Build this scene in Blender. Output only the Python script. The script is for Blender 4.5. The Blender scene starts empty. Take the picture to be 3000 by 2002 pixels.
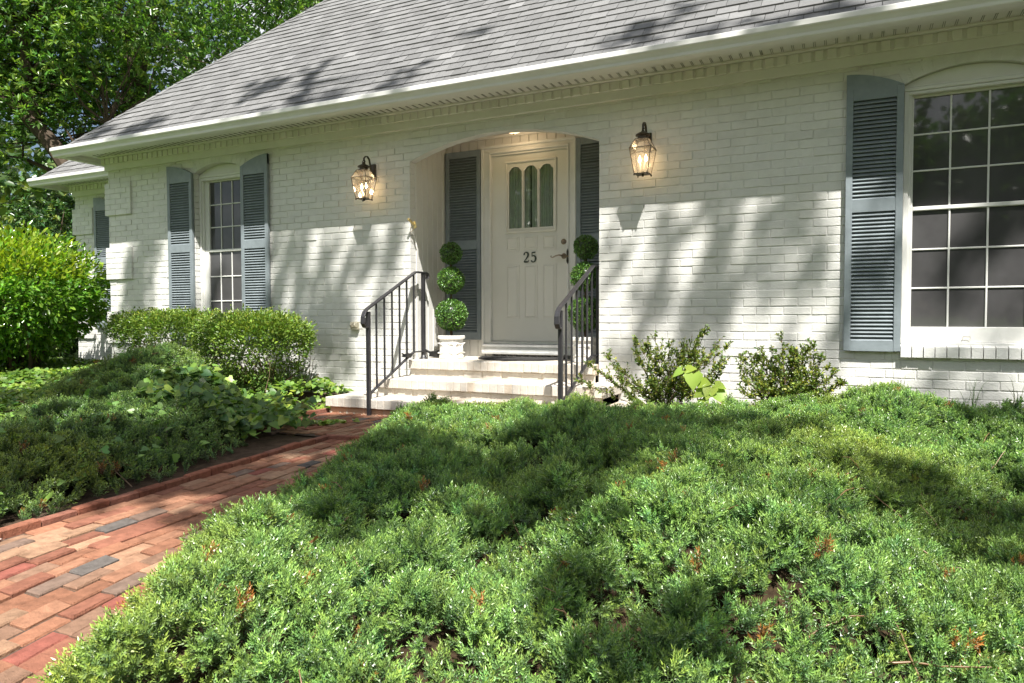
import bpy, math, random
import numpy as np
from mathutils import Vector, Matrix
random.seed(7); rng = np.random.default_rng(11)
C = bpy.context.scene.collection
PI = math.pi

# ------------------------------------------------------------------ helpers
class MB:
    """collects faces for one mesh; every face has a tint colour"""
    def __init__(s): s.v=[]; s.f=[]; s.t=[]; s.m=[]; s.tint=(1,1,1); s.mi=0
    def face(s, pts, tint=None, mi=None):
        n=len(s.v); s.v+= [tuple(p) for p in pts]; s.f.append(tuple(range(n,n+len(pts))))
        s.t.append(s.tint if tint is None else tint); s.m.append(s.mi if mi is None else mi)
    def add(s, vs, fs, tint=None, mi=None):
        n=len(s.v); s.v+=[tuple(p) for p in vs]
        for f in fs:
            s.f.append(tuple(i+n for i in f)); s.t.append(s.tint if tint is None else tint); s.m.append(s.mi if mi is None else mi)
    def box(s, x0,x1,y0,y1,z0,z1, tint=None, mi=None):
        v=[(x,y,z) for z in (z0,z1) for y in (y0,y1) for x in (x0,x1)]
        s.add(v,[(0,2,3,1),(4,5,7,6),(0,1,5,4),(2,6,7,3),(0,4,6,2),(1,3,7,5)],tint,mi)
    def cbox(s, x0,x1,y0,y1,z0,z1, c=.004, tint=None, mi=None):
        """box with chamfered edges"""
        v=[];
        X=(x0,x0+c,x1-c,x1);Y=(y0,y0+c,y1-c,y1);Z=(z0,z0+c,z1-c,z1)
        idx={}
        def g(a,b,d):
            k=(a,b,d)
            if k not in idx: idx[k]=len(v); v.append((X[a],Y[b],Z[d]))
            return idx[k]
        f=[]
        for d,e in ((0,0),(3,1)):
            q=[g(1,1,d),g(2,1,d),g(2,2,d),g(1,2,d)]; f.append(q if e else q[::-1])
            q=[g(1,d,1),g(2,d,1),g(2,d,2),g(1,d,2)]; f.append(q[::-1] if e else q)
            q=[g(d,1,1),g(d,2,1),g(d,2,2),g(d,1,2)]; f.append(q if e else q[::-1])
        for a in (0,3):
            a1=1 if a==0 else 2
            for b in (0,3):
                b1=1 if b==0 else 2
                f.append([g(a,b1,1),g(a,b1,2),g(a1,b,2),g(a1,b,1)])
                f.append([g(a,1,b1),g(a,2,b1),g(a1,2,b),g(a1,1,b)])
                f.append([g(1,a,b1),g(2,a,b1),g(2,a1,b),g(1,a1,b)])
                for d in (0,3):
                    d1=1 if d==0 else 2
                    f.append([g(a,b1,d1),g(a1,b,d1),g(a1,b1,d)])
        s.add(v,f,tint,mi)
    def prism(s, poly, a0, a1, axis='y', tint=None, mi=None):
        """polygon (2d list) swept along an axis. y: poly=(x,z); x: poly=(y,z); z: poly=(x,y)"""
        def P(p,a):
            if axis=='y': return (p[0],a,p[1])
            if axis=='x': return (a,p[0],p[1])
            return (p[0],p[1],a)
        n=len(poly); v=[P(p,a0) for p in poly]+[P(p,a1) for p in poly]
        f=[tuple(range(n)),tuple(range(2*n-1,n-1,-1))]+[(i,i+n,(i+1)%n+n,(i+1)%n) for i in range(n)]
        s.add(v,f,tint,mi)
    def tube(s, pts, rad, n=6, tint=None, mi=None, cap=True):
        pts=[Vector(p) for p in pts]; 
        if not hasattr(rad,'__len__'): rad=[rad]*len(pts)
        vs=[];fs=[]; pv=None
        for i,p in enumerate(pts):
            d=(pts[min(i+1,len(pts)-1)]-pts[max(i-1,0)]).normalized()
            if pv is None:
                pv=d.orthogonal().normalized()
            pv=(pv-d*pv.dot(d)); 
            if pv.length<1e-5: pv=d.orthogonal()
            pv.normalize(); q=d.cross(pv)
            for k in range(n):
                a=2*PI*k/n; vs.append(p+(pv*math.cos(a)+q*math.sin(a))*rad[i])
        for i in range(len(pts)-1):
            for k in range(n):
                fs.append((i*n+k,i*n+(k+1)%n,(i+1)*n+(k+1)%n,(i+1)*n+k))
        if cap: fs.append(tuple(range(n))[::-1]); fs.append(tuple(range((len(pts)-1)*n,len(pts)*n)))
        s.add(vs,fs,tint,mi)
    def sweep(s, pts, w, h, side=(1,0,0), tint=None, mi=None, c=.0):
        """rectangular bar along a polyline; 'side' is the constant width direction"""
        pts=[Vector(p) for p in pts]; sd=Vector(side); vs=[];fs=[]
        for i,p in enumerate(pts):
            a=(p-pts[i-1]).normalized() if i else None; b=(pts[i+1]-p).normalized() if i<len(pts)-1 else None
            d=((a or b)+(b or a)).normalized(); u=sd.cross(d).normalized()
            k=1/max(.4,(d.dot(a) if a else 1))
            if c<=0: sec=[(-w/2,-h/2),(w/2,-h/2),(w/2,h/2),(-w/2,h/2)]
            else: sec=[(-w/2+c,-h/2),(w/2-c,-h/2),(w/2,-h/2+c),(w/2,h/2-c),(w/2-c,h/2),(-w/2+c,h/2),(-w/2,h/2-c),(-w/2,-h/2+c)]
            for q in sec: vs.append(p+sd*q[0]+u*q[1]*k)
        n=4 if c<=0 else 8
        for i in range(len(pts)-1):
            for j in range(n): fs.append((i*n+j,i*n+(j+1)%n,(i+1)*n+(j+1)%n,(i+1)*n+j))
        fs.append(tuple(range(n))[::-1]); fs.append(tuple(range((len(pts)-1)*n,len(pts)*n)))
        s.add(vs,fs,tint,mi)
    def lathe(s, prof, n=24, c=(0,0,0), tint=None, mi=None, rfun=None):
        vs=[];fs=[]
        for r,z in prof:
            for k in range(n):
                a=2*PI*k/n; rr=r*(rfun(a) if rfun else 1); vs.append((c[0]+rr*math.cos(a),c[1]+rr*math.sin(a),c[2]+z))
        for i in range(len(prof)-1):
            for k in range(n): fs.append((i*n+k,i*n+(k+1)%n,(i+1)*n+(k+1)%n,(i+1)*n+k))
        s.add(vs,fs,tint,mi)
    def arrays(s):
        return s
    def build(s, name, mat, parent=None, smooth=False):
        me=bpy.data.meshes.new(name); off=wloc(parent)
        me.from_pydata([(float(x-off[0]),float(y-off[1]),float(z-off[2])) for x,y,z in s.v],[],[tuple(int(i) for i in f) for f in s.f])
        a=me.attributes.new('tint','FLOAT_COLOR','FACE')
        a.data.foreach_set('color',np.array([(t[0],t[1],t[2],1) for t in s.t],dtype=np.float32).ravel())
        mats=mat if isinstance(mat,(list,tuple)) else [mat]
        for m_ in mats: me.materials.append(m_)
        if len(mats)>1: me.polygons.foreach_set('material_index',s.m)
        if smooth is True: me.polygons.foreach_set('use_smooth',[True]*len(s.f))
        me.update()
        o=bpy.data.objects.new(name,me); C.objects.link(o)
        if parent: o.parent=parent
        if smooth=='auto':
            me.polygons.foreach_set('use_smooth',[True]*len(s.f))
            md=o.modifiers.new('edges','EDGE_SPLIT'); md.split_angle=math.radians(35)
        return o
def wloc(p):
    v=Vector((0,0,0))
    while p: v+=p.location; p=p.parent
    return v
def np_mesh(name, V, F, T, mat, parent=None, smooth=False, tri=False):
    """V n*3, F m*4 (or 3), T n*3 point tints"""
    k=F.shape[1]; me=bpy.data.meshes.new(name); off=np.array(wloc(parent))
    me.vertices.add(len(V)); me.vertices.foreach_set('co',(V-off).astype(np.float32).ravel())
    me.loops.add(F.size); me.loops.foreach_set('vertex_index',F.astype(np.int32).ravel())
    me.polygons.add(len(F)); me.polygons.foreach_set('loop_start',np.arange(0,F.size,k,dtype=np.int32))
    a=me.attributes.new('tint','FLOAT_COLOR','POINT')
    a.data.foreach_set('color',np.concatenate([T,np.ones((len(T),1))],1).astype(np.float32).ravel())
    me.materials.append(mat); me.update(calc_edges=True)
    o=bpy.data.objects.new(name,me); C.objects.link(o)
    if parent: o.parent=parent
    return o
def thing(name, label, cat, loc=(0,0,0), group=None):
    o=bpy.data.objects.new(name,None); C.objects.link(o); o.location=loc; o.empty_display_size=.2
    o['label']=label; o['category']=cat
    if group: o['group']=group
    return o
def tag(o,label,cat,group=None,kind=None):
    o['label']=label; o['category']=cat
    if group:o['group']=group
    if kind:o['kind']=kind
    return o
def struct(o): o['kind']='structure'; return o
def copy_tree(root, loc, label, name=None):
    r=root.copy(); C.objects.link(r); r.location=loc; r['label']=label
    def rec(src,dst):
        for ch in list(src.children):
            c2=ch.copy(); C.objects.link(c2); c2.parent=dst; rec(ch,c2)
    rec(root,r); return r

# ------------------------------------------------------------------ materials
def new_mat(name):
    m=bpy.data.materials.new(name); m.use_nodes=True; nt=m.node_tree; nt.nodes.clear()
    out=nt.nodes.new('ShaderNodeOutputMaterial'); return m,nt,out
def N(nt,t,**kw):
    n=nt.nodes.new(t)
    for k,v in kw.items():
        if k in n.inputs: n.inputs[k].default_value=v
        else: setattr(n,k,v)
    return n
def mat(name, col, rough=.6, var=.12, vscale=8, bump=0, bscale=60, spec=.5, metal=0, tint=True, stretch=None, detail=4, dirt=None, dscale=2.):
    m,nt,out=new_mat(name); L=nt.links.new
    b=N(nt,'ShaderNodeBsdfPrincipled',Roughness=rough,Metallic=metal); b.inputs['Specular IOR Level'].default_value=spec
    tc=N(nt,'ShaderNodeTexCoord'); vec=tc.outputs['Object']
    if stretch:
        mp=N(nt,'ShaderNodeMapping'); mp.inputs['Scale'].default_value=stretch; L(vec,mp.inputs[0]); vec=mp.outputs[0]
    no=N(nt,'ShaderNodeTexNoise',Scale=vscale,Detail=detail,Roughness=.6); L(vec,no.inputs['Vector'])
    mr=N(nt,'ShaderNodeMapRange'); mr.inputs['From Min'].default_value=.3; mr.inputs['From Max'].default_value=.7
    mr.inputs['To Min'].default_value=1-var; mr.inputs['To Max'].default_value=1+var; L(no.outputs['Fac'],mr.inputs[0])
    mx=N(nt,'ShaderNodeVectorMath',operation='SCALE'); mx.inputs[0].default_value=col[:3]; L(mr.outputs[0],mx.inputs['Scale'])
    cur=mx.outputs[0]
    if dirt:
        n2=N(nt,'ShaderNodeTexNoise',Scale=dscale,Detail=6,Roughness=.65); L(vec,n2.inputs['Vector'])
        r2=N(nt,'ShaderNodeMapRange'); r2.inputs['From Min'].default_value=.52; r2.inputs['From Max'].default_value=.75; r2.inputs['To Max'].default_value=dirt[3]; L(n2.outputs['Fac'],r2.inputs[0])
        mm=N(nt,'ShaderNodeMix',data_type='RGBA'); L(r2.outputs[0],mm.inputs['Factor']); L(cur,mm.inputs[6]); mm.inputs[7].default_value=(*dirt[:3],1); cur=mm.outputs[2]
    if tint:
        at=N(nt,'ShaderNodeAttribute',attribute_name='tint'); mu=N(nt,'ShaderNodeVectorMath',operation='MULTIPLY')
        L(cur,mu.inputs[0]); L(at.outputs['Color'],mu.inputs[1]); cur=mu.outputs[0]
    L(cur,b.inputs['Base Color'])
    if bump:
        n3=N(nt,'ShaderNodeTexNoise',Scale=bscale,Detail=5,Roughness=.65); L(vec,n3.inputs['Vector'])
        bp=N(nt,'ShaderNodeBump',Strength=min(1,bump),Distance=.004*max(1,bump)); L(n3.outputs['Fac'],bp.inputs['Height']); L(bp.outputs[0],b.inputs['Normal'])
    L(b.outputs[0],out.inputs[0]); return m
def leaf_mat(name, trans=.3, rough=.4, spec=.4, tr_col=(1.3,1.5,.5)):
    m,nt,out=new_mat(name); L=nt.links.new
    at=N(nt,'ShaderNodeAttribute',attribute_name='tint')
    b=N(nt,'ShaderNodeBsdfPrincipled',Roughness=rough); b.inputs['Specular IOR Level'].default_value=spec
    L(at.outputs['Color'],b.inputs['Base Color'])
    t=N(nt,'ShaderNodeBsdfTranslucent'); mu=N(nt,'ShaderNodeVectorMath',operation='MULTIPLY'); L(at.outputs['Color'],mu.inputs[0]); mu.inputs[1].default_value=tr_col; L(mu.outputs[0],t.inputs['Color'])
    mx=N(nt,'ShaderNodeMixShader'); mx.inputs[0].default_value=trans; L(b.outputs[0],mx.inputs[1]); L(t.outputs[0],mx.inputs[2]); L(mx.outputs[0],out.inputs[0]); return m
def glass_mat(name, tr=(.85,.83,.78), rough=.02):
    m,nt,out=new_mat(name); L=nt.links.new
    t=N(nt,'ShaderNodeBsdfTransparent'); t.inputs[0].default_value=(*tr,1); g=N(nt,'ShaderNodeBsdfGlossy',Roughness=rough)
    fr=N(nt,'ShaderNodeFresnel',IOR=1.5); mx=N(nt,'ShaderNodeMixShader'); L(fr.outputs[0],mx.inputs[0]); L(t.outputs[0],mx.inputs[1]); L(g.outputs[0],mx.inputs[2]); L(mx.outputs[0],out.inputs[0]); return m
def emit_mat(name,col,s):
    m,nt,out=new_mat(name); e=N(nt,'ShaderNodeEmission',Strength=s); e.inputs[0].default_value=(*col,1); nt.links.new(e.outputs[0],out.inputs[0]); return m

M={}
M['brick']=mat('painted_brick',(.69,.685,.66),.55,.06,9,.8,70,.35,dirt=(.45,.43,.37,.22),dscale=3)
M['mortar']=mat('painted_mortar',(.68,.67,.645),.7,.1,20,.6,90,.3)
M['white']=mat('white_trim',(.72,.715,.69),.45,.04,5,.15,40,.4,dirt=(.5,.48,.4,.18),dscale=3)
M['door']=mat('door_paint',(.70,.685,.635),.4,.03,3,.1,30,.4)
M['panel']=mat('panelling',(.70,.69,.66),.5,.04,6,.2,50,.4)
M['blue']=mat('shutter_paint',(.215,.25,.27),.45,.1,14,.25,50,.45,dirt=(.33,.38,.41,.4),dscale=5)
M['shingle']=mat('asphalt_shingle',(.19,.19,.19),.9,.14,260,1.5,330,.2,dirt=(.12,.12,.125,.45),dscale=1.2)
M['pathbrick']=mat('path_brick',(1,1,1),.85,.22,26,1.6,120,.2,dirt=(.13,.09,.07,.45),dscale=9)
M['sand']=mat('joint_sand',(.10,.075,.06),.95,.3,60,1,90,.1)
M['step']=mat('painted_steps',(.57,.535,.485),.65,.1,14,1.2,60,.3,dirt=(.42,.30,.22,.30),dscale=6)
M['iron']=mat('wrought_iron',(.028,.027,.03),.38,.25,30,.5,90,.5)
M['bronze']=mat('bronze',(.07,.055,.04),.35,.2,30,.2,60,.5,metal=.7)
M['nickel']=mat('antique_metal',(.32,.27,.21),.3,.2,40,.1,60,.5,metal=.9)
M['brass']=mat('brass',(.45,.36,.16),.35,.2,40,.1,60,.5,metal=.7)
M['pot']=mat('pot',(.80,.78,.74),.55,.04,8,.15,50,.35)
M['mat']=mat('rubber',(.035,.033,.032),.7,.3,60,1.2,120,.3)
M['blackp']=mat('black_plastic',(.018,.018,.018),.3,.2,20,.1,60,.5)
M['alu']=mat('aluminium',(.62,.62,.61),.35,.08,20,.1,60,.5,metal=.4)
M['ltan']=mat('outlet_metal',(.42,.39,.30),.4,.15,60,.3,80,.5,metal=.3)
M['bark']=mat('bark',(.085,.064,.047),.9,.35,7,2.5,14,.15,stretch=(1,1,.35))
M['twig']=mat('twig',(.12,.08,.05),.85,.3,30,.6,60,.2)
M['soil']=mat('soil',(.075,.052,.036),.95,.45,9,2,50,.1,dirt=(.16,.11,.07,.6),dscale=14)
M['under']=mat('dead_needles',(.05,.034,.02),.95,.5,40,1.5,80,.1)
M['curtain']=mat('curtain',(.66,.70,.60),.9,.08,20,.1,60,.1)
M['dark']=mat('dark_room',(.012,.012,.012),.8,.1,5,0)
M['screen']=mat('screened_glass',(.075,.073,.075),.03,.25,2.2,0,spec=.6)
M['digit']=mat('number_paint',(.03,.045,.035),.4,.1,20,0)
def lantern_glass():
    m,nt,out=new_mat('seeded_glass'); L=nt.links.new
    t=N(nt,'ShaderNodeBsdfTransparent'); t.inputs[0].default_value=(.88,.86,.82,1); d=N(nt,'ShaderNodeBsdfTranslucent'); d.inputs[0].default_value=(.9,.86,.8,1); df=N(nt,'ShaderNodeBsdfDiffuse'); df.inputs[0].default_value=(.8,.78,.74,1)
    g=N(nt,'ShaderNodeBsdfGlossy',Roughness=.08); fr=N(nt,'ShaderNodeFresnel',IOR=1.5)
    a=N(nt,'ShaderNodeMixShader'); a.inputs[0].default_value=.4; L(d.outputs[0],a.inputs[1]); L(df.outputs[0],a.inputs[2])
    b=N(nt,'ShaderNodeMixShader'); b.inputs[0].default_value=.20; L(t.outputs[0],b.inputs[1]); L(a.outputs[0],b.inputs[2])
    c=N(nt,'ShaderNodeMixShader'); L(fr.outputs[0],c.inputs[0]); L(b.outputs[0],c.inputs[1]); L(g.outputs[0],c.inputs[2]); L(c.outputs[0],out.inputs[0]); return m
M['glass']=lantern_glass()
M['doorglass']=glass_mat('door_glass',(.95,.96,.95))
M['bulb']=emit_mat('candle_bulb',(1,.72,.40),9)
M['dish']=emit_mat('lit_dish',(1,.70,.38),1.6)
M['juniper']=leaf_mat('juniper_needles',.12,.38,.8,(1.3,1.4,.5))
M['ivy']=leaf_mat('ivy_leaf',.3,.38,.45)
M['gloss']=leaf_mat('camellia_leaf',.42,.22,.6)
M['small']=leaf_mat('small_leaf',.25,.35,.5)
M['box']=leaf_mat('topiary_leaf',.15,.3,.55)
M['oak']=leaf_mat('oak_leaf',.35,.3,.6)
M['grass']=leaf_mat('grass_blade',.3,.5,.3)

# ------------------------------------------------------------------ world, sun, camera
SUN=Vector((.72,-1.0,1.92)).normalized()
sc=bpy.context.scene
w=bpy.data.worlds.new('World'); sc.world=w; w.use_nodes=True; nt=w.node_tree; nt.nodes.clear()
sky=nt.nodes.new('ShaderNodeTexSky'); sky.sky_type='NISHITA'; sky.sun_disc=False
sky.sun_elevation=math.asin(SUN.z); sky.sun_rotation=math.atan2(SUN.x,SUN.y)
sky.air_density=1.0; sky.dust_density=2.5; sky.ozone_density=1.0
bg=nt.nodes.new('ShaderNodeBackground'); bg.inputs['Strength'].default_value=.055
wo=nt.nodes.new('ShaderNodeOutputWorld'); 
tc=nt.nodes.new('ShaderNodeTexCoord'); no=nt.nodes.new('ShaderNodeTexNoise'); no.inputs['Scale'].default_value=2.6; no.inputs['Detail'].default_value=7; no.inputs['Roughness'].default_value=.6
mp=nt.nodes.new('ShaderNodeMapping'); mp.inputs['Scale'].default_value=(1,1,2.2); nt.links.new(tc.outputs['Generated'],mp.inputs[0]); nt.links.new(mp.outputs[0],no.inputs['Vector'])
mr=nt.nodes.new('ShaderNodeMapRange'); mr.inputs['From Min'].default_value=.44; mr.inputs['From Max'].default_value=.58; nt.links.new(no.outputs['Fac'],mr.inputs[0])
mx=nt.nodes.new('ShaderNodeMix'); mx.data_type='RGBA'; nt.links.new(mr.outputs[0],mx.inputs['Factor']); nt.links.new(sky.outputs[0],mx.inputs[6]); mx.inputs[7].default_value=(10,10.3,10.8,1)
nt.links.new(mx.outputs[2],bg.inputs[0]); nt.links.new(bg.outputs[0],wo.inputs[0])
ld=bpy.data.lights.new('sun','SUN'); ld.energy=5.0; ld.angle=math.radians(.55); ld.color=(1,.965,.90)
lo=bpy.data.objects.new('sun',ld); C.objects.link(lo); lo.rotation_euler=SUN.to_track_quat('Z','Y').to_euler(); lo.location=(6,-10,16)
cd=bpy.data.cameras.new('camera'); cam=bpy.data.objects.new('camera',cd); C.objects.link(cam); sc.camera=cam
cd.sensor_width=36; cd.lens=2080/3000*36; cd.clip_start=.05; cd.clip_end=2000
F=Vector((-0.43538631,0.89955474,-0.03521418)); R=Vector((0.90014629,0.43558148,-0.0023283)); U=Vector((-0.01324421,0.03271162,0.99937708))
cam.matrix_world=Matrix(((R.x,U.x,-F.x,.0944),(R.y,U.y,-F.y,-5.9371),(R.z,U.z,-F.z,.888),(0,0,0,1)))
sc.view_settings.view_transform='Standard'; sc.view_settings.look='None'; sc.view_settings.gamma=1; sc.view_settings.exposure=1.08
sc.render.engine='CYCLES'

# ------------------------------------------------------------------ numpy noise
_lat=rng.random((256,256))
def vnoise(x,y,s,seed=0):
    x=np.asarray(x)*s+seed*17.3; y=np.asarray(y)*s+seed*9.1
    xi=np.floor(x).astype(int); yi=np.floor(y).astype(int); fx=x-xi; fy=y-yi
    fx=fx*fx*(3-2*fx); fy=fy*fy*(3-2*fy); g=lambda a,b:_lat[a%256,b%256]
    return (g(xi,yi)*(1-fx)+g(xi+1,yi)*fx)*(1-fy)+(g(xi,yi+1)*(1-fx)+g(xi+1,yi+1)*fx)*fy
def inpoly(px,py,poly):
    ins=np.zeros(len(px),bool); n=len(poly)
    for i in range(n):
        x1,y1=poly[i]; x2,y2=poly[(i+1)%n]
        c=((y1>py)!=(y2>py))&(px<(x2-x1)*(py-y1)/(y2-y1+1e-12)+x1); ins^=c
    return ins
def polydist(px,py,poly):
    d=np.full(len(px),1e9); n=len(poly)
    for i in range(n):
        a=np.array(poly[i]); b=np.array(poly[(i+1)%n]); ab=b-a
        t=np.clip(((px-a[0])*ab[0]+(py-a[1])*ab[1])/(ab@ab),0,1)
        d=np.minimum(d,np.hypot(px-a[0]-t*ab[0],py-a[1]-t*ab[1]))
    return d
def frames(ax, roll=None):
    """rotation matrices taking +Z to ax (n*3), random roll"""
    n=len(ax); ax=ax/np.linalg.norm(ax,axis=1,keepdims=True)
    h=np.where(np.abs(ax[:,2:3])<.9,np.array([[0,0,1.]]),np.array([[1.,0,0]]))
    x=np.cross(h,ax); x/=np.linalg.norm(x,axis=1,keepdims=True); y=np.cross(ax,x)
    a=rng.random(n)*2*PI if roll is None else roll
    ca=np.cos(a)[:,None]; sa=np.sin(a)[:,None]
    x2=x*ca+y*sa; y2=-x*sa+y*ca
    return np.stack([x2,y2,ax],2)
class Cloud:
    """many copies of small prototypes merged in one mesh"""
    def __init__(s): s.V=[];s.F=[];s.T=[];s.n=0;s.m2=None
    def put(s, proto, pos, Rm, sc, tint, ptint=None):
        PV,PF=proto[0],proto[1]; n=len(pos)
        if n==0:return
        V=np.einsum('nij,pj->npi',Rm,PV)*np.asarray(sc).reshape(-1,1,1)+pos[:,None,:]
        Fx=PF[None]+(np.arange(n)*len(PV))[:,None,None]+s.n
        PT=ptint if ptint is not None else np.ones((len(PV),3))
        T=tint[:,None,:]*PT[None]
        s.V.append(V.reshape(-1,3)); s.F.append(Fx.reshape(-1,PF.shape[1])); s.T.append(T.reshape(-1,3)); s.n+=n*len(PV)
    def build(s,name,mat,parent=None):
        o=np_mesh(name,np.concatenate(s.V),np.concatenate(s.F),np.clip(np.concatenate(s.T),0,1),mat,parent)
        if s.m2:
            o.data.materials.append(s.m2[1]); k=np.zeros(len(o.data.polygons),np.int32); a=0
            for i,f in enumerate(s.F):
                if i in s.m2[0]: k[a:a+len(f)]=1
                a+=len(f)
            o.data.polygons.foreach_set('material_index',k)
        return o

# leaf prototypes: stalk at origin, leaf along +Y, normal +Z  (quads)
def ell_leaf(w=.4,fold=.12,curl=.12):
    V=np.array([(0,0,0),(w/2,.32,fold*w),(w*.42,.7,fold*w-curl*.5),(0,1,-curl),(-w/2,.32,fold*w),(-w*.42,.7,fold*w-curl*.5),(0,.5,0)],float)
    return V,np.array([(0,1,2,6),(6,2,3,3),(0,6,5,4),(6,3,3,5)])[:, :]
def leaf2(w=.4,fold=.15,curl=.1):
    V=np.array([(0,0,0),(w/2,.3,fold*w),(w*.4,.7,fold*w-curl*.6),(0,1,-curl),(-w/2,.3,fold*w),(-w*.4,.7,fold*w-curl*.6)],float)
    return V,np.array([(0,1,2,3),(0,3,5,4)])
def heart(w=1.0,fold=.13,lobes=False):
    h=[(0,0),(.30*w,-.18),(.55*w,.08),(.42*w,.45),(0,1)]
    if lobes: h=[(0,0),(.28*w,-.2),(.62*w,.12),(.34*w,.42),(0,1)]
    V=[(0,0,0),(0,.45,-.02),(0,1,-.10)]
    for sx in (1,-1):
        for x,y in h[1:4]: V.append((sx*x,y,fold*abs(x)*1.2-.08*max(0,y-.2)))
    return np.array(V,float),np.array([(0,3,4,1),(1,4,5,2),(0,1,7,6),(1,2,8,7)])
LEAF_ROT=lambda n: None
def leaf_frames(dirs, up=None, jit=.5):
    """leaf along dirs (Y), normal near up"""
    n=len(dirs); d=dirs/np.linalg.norm(dirs,axis=1,keepdims=True)
    u=np.tile(np.array([[0,0,1.]]),(n,1)) if up is None else up.copy()
    u=u+rng.normal(0,jit,(n,3)); u-=d*np.sum(u*d,1,keepdims=True); u/=np.linalg.norm(u,axis=1,keepdims=True)
    x=np.cross(d,u); return np.stack([x,d,u],2)
def rdir(n): v=rng.normal(0,1,(n,3)); return v/np.linalg.norm(v,axis=1,keepdims=True)
def hsvj(base,n,dv=.2,dh=.1):
    b=np.array(base)[None]; v=np.exp(rng.normal(0,dv,(n,1))); t=rng.normal(0,dh,(n,1))
    return b*v*np.concatenate([1+t,np.ones((n,1)),1-t],1)

# ------------------------------------------------------------------ ground
def gz(x,y):
    x=np.asarray(x,float); y=np.asarray(y,float)
    near=np.clip(1-np.abs(y)/1.3,0,1)*(y<1)
    h=-.02+np.where(x>-1.6,.17*near,np.where(x<-4.4,.10*near,0))
    h=h+np.where((x>-1.5)&(y>-6),.05*np.clip((x+1.5)/1.5,0,1)*np.clip((y+6)/2,0,1),0)
    onpath=(x>-4.6)&(x<-1.3)&(y<.0)
    return np.where(onpath,-.02,h)
def axis(lo,hi,step,far):
    a=list(np.arange(lo,hi+1e-6,step)); d=step
    while a[-1]<far: d*=1.5; a.append(a[-1]+d)
    d=step
    while a[0]>-far: d*=1.5; a.insert(0,a[0]-d)
    return np.array(a)
xs=axis(-14,4,.2,300); ys=axis(-7,6,.2,300); X,Y=np.meshgrid(xs,ys,indexing='ij'); Zg=gz(X,Y)+.015*(vnoise(X,Y,4)-.5)
nx,ny=X.shape; idx=np.arange(nx*ny).reshape(nx,ny)
Fq=np.stack([idx[:-1,:-1],idx[1:,:-1],idx[1:,1:],idx[:-1,1:]],-1).reshape(-1,4)
# lawn far in front, mulch near
lawn=np.clip((np.hypot(X-0,Y+2)-9)/2,0,1)
tt=np.stack([1+lawn*0.1,1+lawn*1.4,1+lawn*.0],-1).reshape(-1,3)
g=np_mesh('ground',np.stack([X,Y,Zg],-1).reshape(-1,3),Fq,tt,M['soil']); struct(g)

# ------------------------------------------------------------------ path
def ledge(y):
    return float(np.interp(y,[-9,-5.5,-4.3,-3.65,-3.1,-2.6,-2.1,-1.9,-1.0,-.7],[-1.9,-2.66,-2.98,-3.07,-3.16,-3.24,-3.30,-3.33,-3.36,-3.36]))
PAL=[(.27,.125,.075),(.31,.155,.095),(.25,.105,.068),(.33,.19,.12),(.23,.135,.09),(.19,.13,.10),(.125,.11,.10),(.28,.095,.07),(.34,.205,.13)]
PW=[6,6,4,4,3,1.5,.8,1.2,2]
pb=MB()
for i in range(-14,22):
    y=-8.2+rng.random()*.17; u0=.043+.0835*i
    while y<-.72:
        ln=.168; ya,yb=y+.003,y+ln-.003; y+=ln
        ym=(ya+yb)/2
        if yb>-.735: yb=-.735
        if yb-ya<.03: continue
        if i<0 and ym<-1.82: continue
        ea,eb=ledge(ya),ledge(yb)
        if ea+u0<-4.30 or ea+u0>-1.5: continue
        z=rng.normal(0,.0028)
        c=np.array(random.choices(PAL,PW)[0])*math.exp(rng.normal(0,.1))
        x0a=ea+u0;x0b=eb+u0; hw=.0375
        zt=.004+z; tl=rng.normal(0,.0015)
        e=.004
        base=[(x0a-hw,ya,-.05),(x0a+hw,ya,-.05),(x0b+hw,yb,-.05),(x0b-hw,yb,-.05)]
        mid=[(p[0],p[1],zt-e) for p in base]
        top=[(x0a-hw+e,ya+e,zt+tl),(x0a+hw-e,ya+e,zt-tl),(x0b+hw-e,yb-e,zt-tl),(x0b-hw+e,yb-e,zt+tl)]
        v=base+mid+top; f=[(8,9,10,11)]
        for k in range(4): k2=(k+1)%4; f+=[(k,k2,k2+4,k+4),(k+4,k2+4,k2+8,k+8)]
        pb.add(v,f,tuple(c))
pb.tint=(.5,.35,.25)
pbo=struct(pb.build('brick_path',M['pathbrick']))
sd=MB()
yy=list(np.linspace(-8.3,-1.82,30))
for a,b in zip(yy[:-1],yy[1:]): sd.face([(ledge(a)-.03,a,-.006),(-1.4,a,-.006),(-1.4,b,-.006),(ledge(b)-.03,b,-.006)])
sd.face([(-4.36,-1.82,-.006),(-1.4,-1.82,-.006),(-1.4,-.72,-.006),(-4.36,-.72,-.006)])
struct(sd.build('path_bedding',M['sand']))
eg=MB()
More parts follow.
